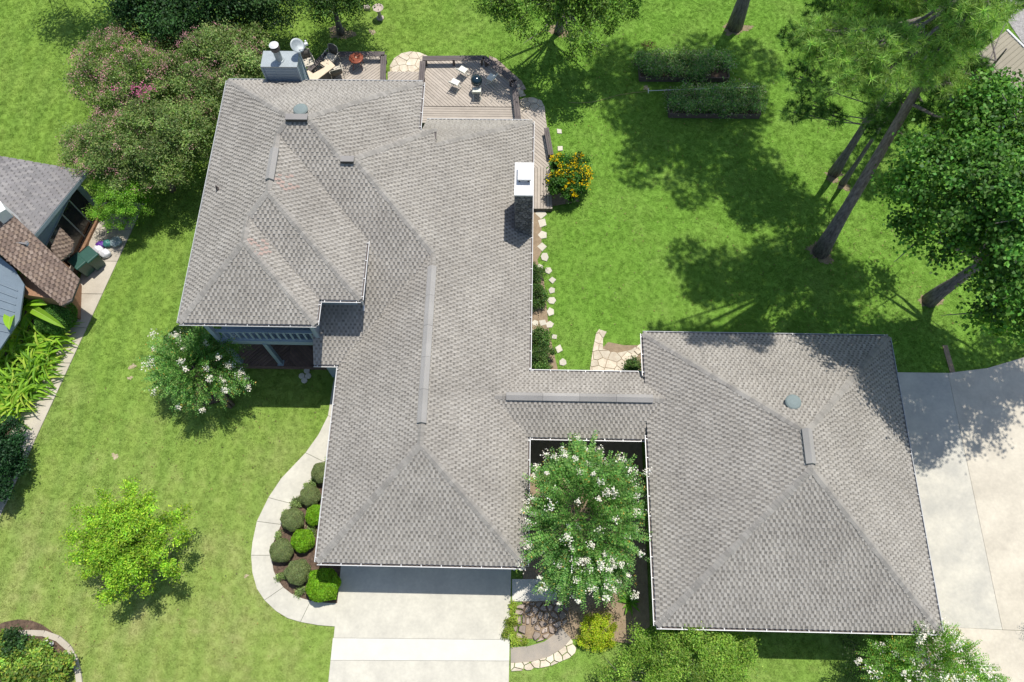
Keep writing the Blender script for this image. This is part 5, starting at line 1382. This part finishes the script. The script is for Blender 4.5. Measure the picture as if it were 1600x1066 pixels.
pine('dark pine behind the pale boughs, left one of the close pair', at(1303, 270), px_lobes(
     [(1440, 50, 9.5, 1.4), (1475, 90, 10.0, 1.1), (1400, 0, 9.5, 1.4), (1450, -20, 10.5, 1.5), (1490, 10, 10.0, .9), (1490, 150, 9.0, .9), (1330, -10, 9.0, 1.4), (1410, 165, 8.0, .8), (1300, 30, 8.0, 1.2), (1350, 30, 8.5, 1.2), (1290, 140, 7.2, .6), (1480, 210, 8.5, .7), (1250, 60, 7.5, .9), (1375, 175, 7.2, .75), (1455, 180, 8.5, .8)]),
     .20, 10.5, seed=8, pal=PN2, per=85)
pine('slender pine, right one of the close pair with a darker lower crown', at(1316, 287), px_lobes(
     [(1395, 185, 6.8, .7), (1370, 205, 6.0, .6), (1250, 120, 6.5, .9), (1270, 165, 5.8, .8), (1300, 180, 5.5, .6), (1240, 175, 5.5, .6), (1410, 210, 6.0, .55)]),
     .12, 8.0, lean=(.02, 0), seed=9, pal=PN2, per=90)
pine('dark pine in the upper right corner in front of the shed', at(1462, 215), px_lobes(
     [(1500, 0, 6.0, 1.1), (1470, 60, 6.5, 1.2), (1500, 50, 6.0, .9), (1490, 140, 5.0, .9), (1480, 110, 6.0, 1.0), (1540, -30, 6.5, 1.0), (1585, 5, 5.5, .6), (1455, 130, 5.5, .9), (1510, 160, 5.0, .6)]),
     .15, 6.0, seed=10, pal=PN2, per=85)
BG = ((.075, .19, .030), (.10, .235, .040), (.055, .15, .026), (.15, .30, .055))
broadleaf('sweetgum_tree', 'large dark green broadleaf tree shading the garage corner and driveway', 'tree', at(1452, 470), px_lobes(
     [(1485, 235, 10.5, 1.2), (1540, 190, 11.0, 1.5), (1600, 190, 11.0, 1.6), (1440, 255, 9.5, .9), (1425, 320, 9.0, .8), (1465, 305, 10.5, 1.0), (1530, 290, 11.5, 1.5), (1600, 290, 11.5, 1.8), (1425, 365, 8.5, .6),
      (1560, 380, 10.5, 1.2), (1620, 420, 10.5, 1.5), (1570, 455, 9.0, 1.0), (1610, 500, 9.0, 1.1), (1552, 505, 8, .6), (1410, 290, 8.0, .55), (1650, 330, 12, 2.0), (1480, 385, 9.5, .6), (1540, 165, 9.0, .7), (1590, 170, 9.0, .7), (1500, 340, 10, .7),
      (1700, 290, 11, 1.9), (1770, 310, 11, 1.9), (1850, 280, 11, 1.8), (1680, 395, 10.5, 1.3), (1760, 415, 10.5, 1.2), (1850, 380, 10.5, 1.5), (1720, 200, 12, 2.0), (1830, 210, 12, 1.8), (1940, 330, 10.5, 1.3), (1930, 250, 11, 1.5)]),
     BG, per=1450, leaf=(.11, .17), r0=.27, clump=.26, nclump=14, seed=24, kvar=.3, h=5.5, lean=(.10, -.02), wid=.75, zmin=3)

# --- bottom right garden tree, left shrubs
broadleaf('holly_tree', 'olive green small-leaved tree at the bottom edge below the garage roof', 'tree', at(1085, 1075), px_lobes([(1080, 1030, 2.6, 1.3), (1030, 1020, 2.3, 1.0), (1130, 1030, 2.3, 1.1), (1060, 995, 2.0, .8), (1110, 1000, 2.0, .8), (1000, 1050, 1.8, .9), (1155, 1020, 1.9, .6), (1090, 1075, 2.8, 1.6), (1000, 1000, 1.5, .4), (960, 1060, 1.4, .6)]),
          ((.19, .34, .045), (.24, .39, .055), (.14, .27, .035), (.30, .42, .08)), per=5200, leaf=(.05, .10), r0=.1, clump=.16, seed=25, kvar=.22, wid=.45)
broadleaf('sapling', 'thin dark sapling in the shade of the garage eave', 'tree', at(1338, 1020), px_lobes([(1342, 1050, 1.2, .35), (1330, 1000, 1.6, .25), (1350, 1030, 1.5, .3)]), ((.05, .08, .03),), per=2200, leaf=(.05, .09), r0=.035, clump=.15, seed=26, mk='barkpale')
broadleaf('magnolia', 'dark glossy shrub tree at the left edge below the banana plants', 'tree', at(0, 735), px_lobes([(5, 700, 1.6, .9), (0, 745, 1.3, .8), (15, 675, 1.2, .6), (-30, 710, 2.0, 1.2), (18, 725, 1.0, .5), (-20, 770, 1.2, .8)]), ((.022, .070, .022), (.03, .09, .025), (.016, .05, .018)), per=5200, leaf=(.08, .13), r0=.1, clump=.15, seed=27, kvar=.25)
dome_bush(85, 492, .92, ((.09, .22, .04), (.13, .28, .05), (.07, .17, .035)), 'round dense green shrub beside the banana plant and path', seed=46, leaf=.06, n=14000, name='shrub', group=None)
broadleaf('yellow_flower_bush', 'leafy bush covered in yellow flowers at the end of the long deck', 'shrub', at(887, 292), px_lobes([(885, 262, 1.3, .62), (905, 280, 1.1, .6), (870, 285, 1.1, .5), (890, 295, .9, .5), (872, 255, 1.1, .4), (905, 255, 1.1, .4)]),
          ((.06, .17, .02), (.08, .20, .025), (.045, .12, .018)), per=9000, leaf=(.08, .14), r0=.04, clump=.12, seed=28, kvar=.25,
          flowers=dict(n=85, pal=((.80, .58, .01), (.85, .66, .02), (.75, .48, .01)), size=.07, r=.075, petals=18, up=.4))
for i, (x, y, r, lb) in enumerate(((838, 428, .38, 'upper leafy shrub by the east wall, beside the stepping stones'), (843, 460, .45, 'middle leafy shrub by the east wall under the eave'), (846, 530, .40, 'shrub by the east wall nearer the breezeway, upper part of the clump'), (845, 560, .62, 'spreading shrub in the corner of east wall and breezeway'), (990, 575, .3, 'strappy green plant by the block edging near the garage'))):
    broadleaf('shrub', lb, 'shrub', at(x, y), px_lobes([(x, y, .5, r), (x - 4, y + 6, .6, r * .7), (x - 6, y - 7, .5, r * .6)]), ((.075, .16, .03), (.05, .12, .025), (.12, .18, .05)), per=11000, leaf=(.05, .10), r0=.02, clump=.10, seed=70 + i, kvar=.3, zmin=.1)
broadleaf('plant', 'small reddish brown plant above the upper raised bed', 'plant', at(1015, 75), px_lobes([(1015, 74, .3, .35)]), ((.20, .07, .05), (.15, .09, .05)), per=4000, leaf=(.05, .1), r0=.02, clump=.1, seed=77)
# courtyard plants
broadleaf('spirea_shrub', 'mound of lime yellow foliage beside the aggregate path', 'shrub', at(932, 995), px_lobes([(925, 985, .5, .50), (945, 990, .5, .45), (935, 1003, .4, .42), (918, 998, .35, .35), (938, 968, .4, .35)]), ((.42, .50, .03), (.34, .45, .02), (.50, .52, .06), (.22, .40, .015)), per=16000, leaf=(.04, .07), r0=.02, clump=.08, seed=80, kvar=.15, zmin=.06)
for i, (x, y, r) in enumerate(((799, 950, .18), (801, 970, .2), (798, 990, .22), (806, 998, .2), (820, 1003, .12))):
    broadleaf('lime_plant', 'low yellow-green plant along the driveway edge, ' + ('top', 'second', 'third', 'fourth', 'last by the rocks')[i] + ' of the row', 'plant', at(x, y), px_lobes([(x, y, .15, r)]), ((.34, .42, .07), (.25, .36, .04)), per=22000, leaf=(.04, .08), r0=0, clump=.07, seed=81 + i, zmin=.05, group='lime plants along the driveway')

def blade_plant(name, label, base, n, L, W, pal, seed, up=.6, group=None, droop=.55, seg=5, rib=True, cat='plant', fold=.25):
    """arching strap leaves from one crown, each leaf a part"""
    random.seed(seed); root = thing(name, base, label, cat, group)
    for k in range(n):
        a = 2 * pi * k / n * 1.618 + random.uniform(-.3, .3); l = L * random.uniform(.6, 1.1); w = W * random.uniform(.75, 1.15); u0 = up * random.uniform(.6, 1.3)
        d = Vector((cos(a), sin(a), 0)); s = Vector((-sin(a), cos(a), 0)); vs = []; tw = random.uniform(-.5, .5)
        for i in range(seg + 1):
            t = i / seg; c = d * (l * t * .85) + Vector((0, 0, l * (u0 * t - droop * t * t)))
            ww = w * (sin(pi * min(1, t * .9 + .10)) ** .6) * .5 if t < 1 else .004
            s2 = (s + Vector((0, 0, tw * .5))).normalized()
            vs += [tuple(c - s2 * ww + Vector((0, 0, ww * fold))), tuple(c - Vector((0, 0, ww * fold))), tuple(c + s2 * ww + Vector((0, 0, ww * fold)))]
        m = MB(); c = random.choice(pal); k_ = random.uniform(.8, 1.2); col = tuple(v * k_ for v in c)
        for i in range(seg):
            b = i * 3
            m.add([vs[b], vs[b + 1], vs[b + 4], vs[b + 3]], [(0, 1, 2, 3)], col); m.add([vs[b + 1], vs[b + 2], vs[b + 5], vs[b + 4]], [(0, 1, 2, 3)], tuple(v * .93 for v in col))
        m.build('leaf', LEAF, root, vcol=True)
        if rib and W > .2:
            mr = MB(); mr.tube([Vector(vs[i * 3 + 1]) + Vector((0, 0, .012)) for i in range(seg + 1)], [w * .055 * (1.2 - i / seg) for i in range(seg + 1)], 4, col=(.45, .58, .15)); mr.build('leaf_rib', LEAF, root, vcol=True)
    return root
bz = at(38, 478, 1.0); blade_plant('banana_plant', 'banana plant with long torn leaves over the brown roof corner', (bz[0], bz[1], 0), 14, 2.8, .42, ((.22, .44, .03), (.28, .50, .04), (.16, .36, .03)), 90, up=1.15, droop=.75, seg=8)
for o_ in bpy.data.objects['banana_plant'].children: o_.location.z = 1.0
m = MB(); m.tube([(0, 0, 0), (.02, 0, .5), (0, .02, 1.1)], [.11, .09, .07], 8); m.build('stem', MT['barkpale'], bpy.data.objects['banana_plant'])
bz = at(30, 522, .6); blade_plant('banana_plant', 'smaller banana plant with folded leaves under the taller one', (bz[0], bz[1], .3), 10, 1.9, .40, ((.18, .38, .03), (.25, .47, .04), (.36, .52, .04)), 91, up=1.0, droop=.8, seg=7)
GN_ = ((.24, .44, .035), (.30, .50, .05), (.17, .34, .03), (.40, .52, .07), (.14, .29, .03))
gk = [(62, 530), (78, 538), (45, 550), (66, 558), (25, 560), (48, 580), (64, 577), (10, 590), (33, 605), (50, 598), (5, 625), (24, 630), (2, 562), (-8, 604), (84, 522), (14, 645), (36, 618)]
for i, (x, y) in enumerate(gk):
    c = at(x, y, .4); od = ('topmost second third fourth fifth sixth seventh eighth ninth tenth eleventh twelfth thirteenth fourteenth fifteenth sixteenth lowest').split()[sorted(gk, key=lambda g: g[1]).index((x, y))]
    blade_plant('ginger_plant', 'arching strap leaved plant, %s counting down the clump beside the left path' % od, (c[0], c[1], .05), 30, 1.5, .095, GN_, 100 + i, up=1.3, droop=1.0, seg=6, rib=False, group='strap leaved plants beside the path')
c = at(985, 940, .3); blade_plant('fern_plant', 'bright green sword fern by the garage wall', (c[0], c[1], .05), 22, .62, .10, ((.13, .30, .03), (.17, .36, .04)), 130, up=.7, droop=.5, seg=4, rib=False)
c = at(988, 576, .3); blade_plant('lily_plant', 'green strap leaved plant at the foot of the block edging', (c[0], c[1], .05), 16, .5, .06, ((.13, .28, .03),), 131, up=.9, droop=.5, seg=4, rib=False)
c = at(5, 648, .1); blade_plant('ti_plant', 'dark red strap leaved plant above the magnolia shrub', (c[0] + .4, c[1], .05), 14, .55, .07, ((.10, .02, .02), (.16, .04, .03)), 132, up=.8, droop=.5, seg=4, rib=False)
# corner bed at the lower left
CR = ((.17, .29, .05), (.26, .37, .06), (.13, .24, .04), (.36, .40, .07), (.15, .27, .04))
for i, (x, y, r, lb) in enumerate(((25, 1010, .55, 'upper'), (60, 1025, .55, 'middle'), (20, 1045, .6, 'left'), (90, 1045, .5, 'right'), (55, 1065, .6, 'lower'), (-20, 1020, .7, 'outermost left'))):
    broadleaf('croton_shrub', 'variegated yellow and green shrub, %s one in the corner bed' % lb, 'shrub', at(x, y), px_lobes([(x, y, .7, r), (x + 10, y + 4, .6, r * .6), (x - 10, y - 5, .6, r * .6)]), CR if i != 0 else DK + ((.10, .20, .05),), per=6500, leaf=(.08, .15), r0=.02, clump=.13, seed=140 + i, kvar=.3, zmin=.1, group='shrubs in the corner bed')
r_ = bpy.data.objects.new('bed_edging', None); COL.objects.link(r_); r_['kind'] = 'structure'
ep = [(20, 992), (45, 989), (70, 990), (92, 998), (108, 1012), (118, 1030), (123, 1050), (127, 1080)]
for i in range(len(ep) - 1):
    a, b_ = Vector(at(*ep[i])), Vector(at(*ep[i + 1])); t = (b_ - a).normalized(); s = Vector((t.y, -t.x, 0)) * .11
    m = MB(); m.prism([(a + s)[:2], (b_ + s)[:2], (b_ - s)[:2], (a - s)[:2]], 0, .09); m.build('edging_block', MT['concrete_warm'], r_, bevel=.01)
for x, y, lb in ((74, 1002, 'left'), (82, 1006, 'right')):
    c = at(x, y, .1); o = thing('garden_light', (c[0], c[1], 0), '%s one of two small white garden lights in the corner bed' % lb, 'light', 'garden lights')
    m = MB(); m.lathe((0, 0, 0), [(.03, 0), (.03, .16), (.09, .17), (.08, .22), (.03, .25), (.001, .25)], 12); m.build('lamp_head', MT['white'], o)
# pale flowers beside the bright pink one on the pink crape myrtle
tgt = [o for o in bpy.data.objects if o.get('label', '').startswith('pink flowering crape')][0]
rg = np.random.default_rng(9); cc = np.array([at(214 + dx, 143 + dy, 4.9) for dx, dy in ((0, 0), (8, -4), (14, -7), (-8, -8), (5, 3), (22, -6), (-34, -6))])
i = rg.integers(0, len(cc), 260); pos = cc[i] + rg.normal(0, .12, (260, 3)); ln = rg.uniform(.04, .08, 260)
o = quads_mesh('flowers', leaves(pos - np.array(tgt.location), rg.normal(0, 1, (260, 3)), rg.normal(0, .5, (260, 3)) + [0, 0, 1], ln, ln * .8), shade(260, ((.62, .16, .32), (.55, .14, .28)), .1, rg), PETAL, tgt)
o['label'] = 'bright magenta pink flower cluster'

# ================================================================== GRASS (stuff nobody could count)
tuft = bpy.data.meshes.new('grass_tuft'); rg = np.random.default_rng(2); vs = []; fs = []
for k in range(14):
    a = rg.uniform(0, 6.28); r = .10 * rg.uniform(0, 1) ** .5; x, y = r * cos(a), r * sin(a); b = rg.uniform(0, 6.28); h = rg.uniform(.012, .030); w = .007
    dx, dy = rg.normal(0, .02), rg.normal(0, .02); i = len(vs)
    vs += [(x - w * cos(b), y - w * sin(b), -.005), (x + w * cos(b), y + w * sin(b), -.005), (x + dx, y + dy, h)]; fs.append((i, i + 1, i + 2))
tuft.from_pydata(vs, [], fs); tuft.materials.append(m_blade)
tuft_o = bpy.data.objects.new('grass_tuft', tuft)
gr_m = bpy.data.meshes.new('grass'); gx0, gx1, gy0, gy1 = -34, 33, -7, 45
gr_m.from_pydata([(gx0, gy0, .002), (gx1, gy0, .002), (gx1, gy1, .002), (gx0, gy1, .002)], [], [(0, 1, 2, 3)])
grass = link('grass', gr_m, m_blade); grass['kind'] = 'stuff'
ng = bpy.data.node_groups.new('grass_scatter', 'GeometryNodeTree')
ng.interface.new_socket('Geometry', in_out='INPUT', socket_type='NodeSocketGeometry'); ng.interface.new_socket('Geometry', in_out='OUTPUT', socket_type='NodeSocketGeometry')
N = ng.nodes; gi = N.new('NodeGroupInput'); go = N.new('NodeGroupOutput'); dp = N.new('GeometryNodeDistributePointsOnFaces'); dp.inputs['Density'].default_value = 210.0
oi = N.new('GeometryNodeObjectInfo'); oi.inputs[0].default_value = tuft_o; oi.inputs['As Instance'].default_value = True
ip = N.new('GeometryNodeInstanceOnPoints'); rv = N.new('FunctionNodeRandomValue'); rv.data_type = 'FLOAT_VECTOR'; rv.inputs[0].default_value = (0, 0, 0); rv.inputs[1].default_value = (.08, .08, 6.28)
rs = N.new('FunctionNodeRandomValue'); rs.data_type = 'FLOAT'; rs.inputs[2].default_value = .7; rs.inputs[3].default_value = 1.3
ng.links.new(gi.outputs[0], dp.inputs[0]); ng.links.new(dp.outputs[0], ip.inputs['Points']); ng.links.new(oi.outputs['Geometry'], ip.inputs['Instance'])
ng.links.new(rv.outputs[0], ip.inputs['Rotation']); ng.links.new(rs.outputs[1], ip.inputs['Scale']); ng.links.new(ip.outputs[0], go.inputs[0])
md = grass.modifiers.new('scatter', 'NODES'); md.node_group = ng

# fallen leaves and bits on lawn, driveways and roof valleys: loose litter nobody could count
rg = np.random.default_rng(77); n = 2600
px_ = np.concatenate([rg.uniform(.5, 4, 260), rg.uniform(12, 22, 500), rg.uniform(-20, -8, 500), rg.uniform(2, 20, 1340)])
py_ = np.concatenate([rg.uniform(1.5, 3.5, 260), rg.uniform(13.5, 20, 500), rg.uniform(0, 11, 500), rg.uniform(14, 31, 1340)])
pz_ = np.concatenate([np.full(260, .078), np.full(500, .068), np.full(1840, .05)])
pos = np.stack([px_, py_, pz_], 1); ln = rg.uniform(.03, .09, n)
o = quads_mesh('leaf_litter', leaves(pos, rg.normal(0, 1, (n, 3)) * [1, 1, .1], rg.normal(0, .15, (n, 3)) + [0, 0, 1], ln, ln * .5), shade(n, ((.20, .13, .06), (.30, .22, .09), (.14, .10, .05), (.16, .2, .05)), .2, rg), LEAF)
o['kind'] = 'stuff'
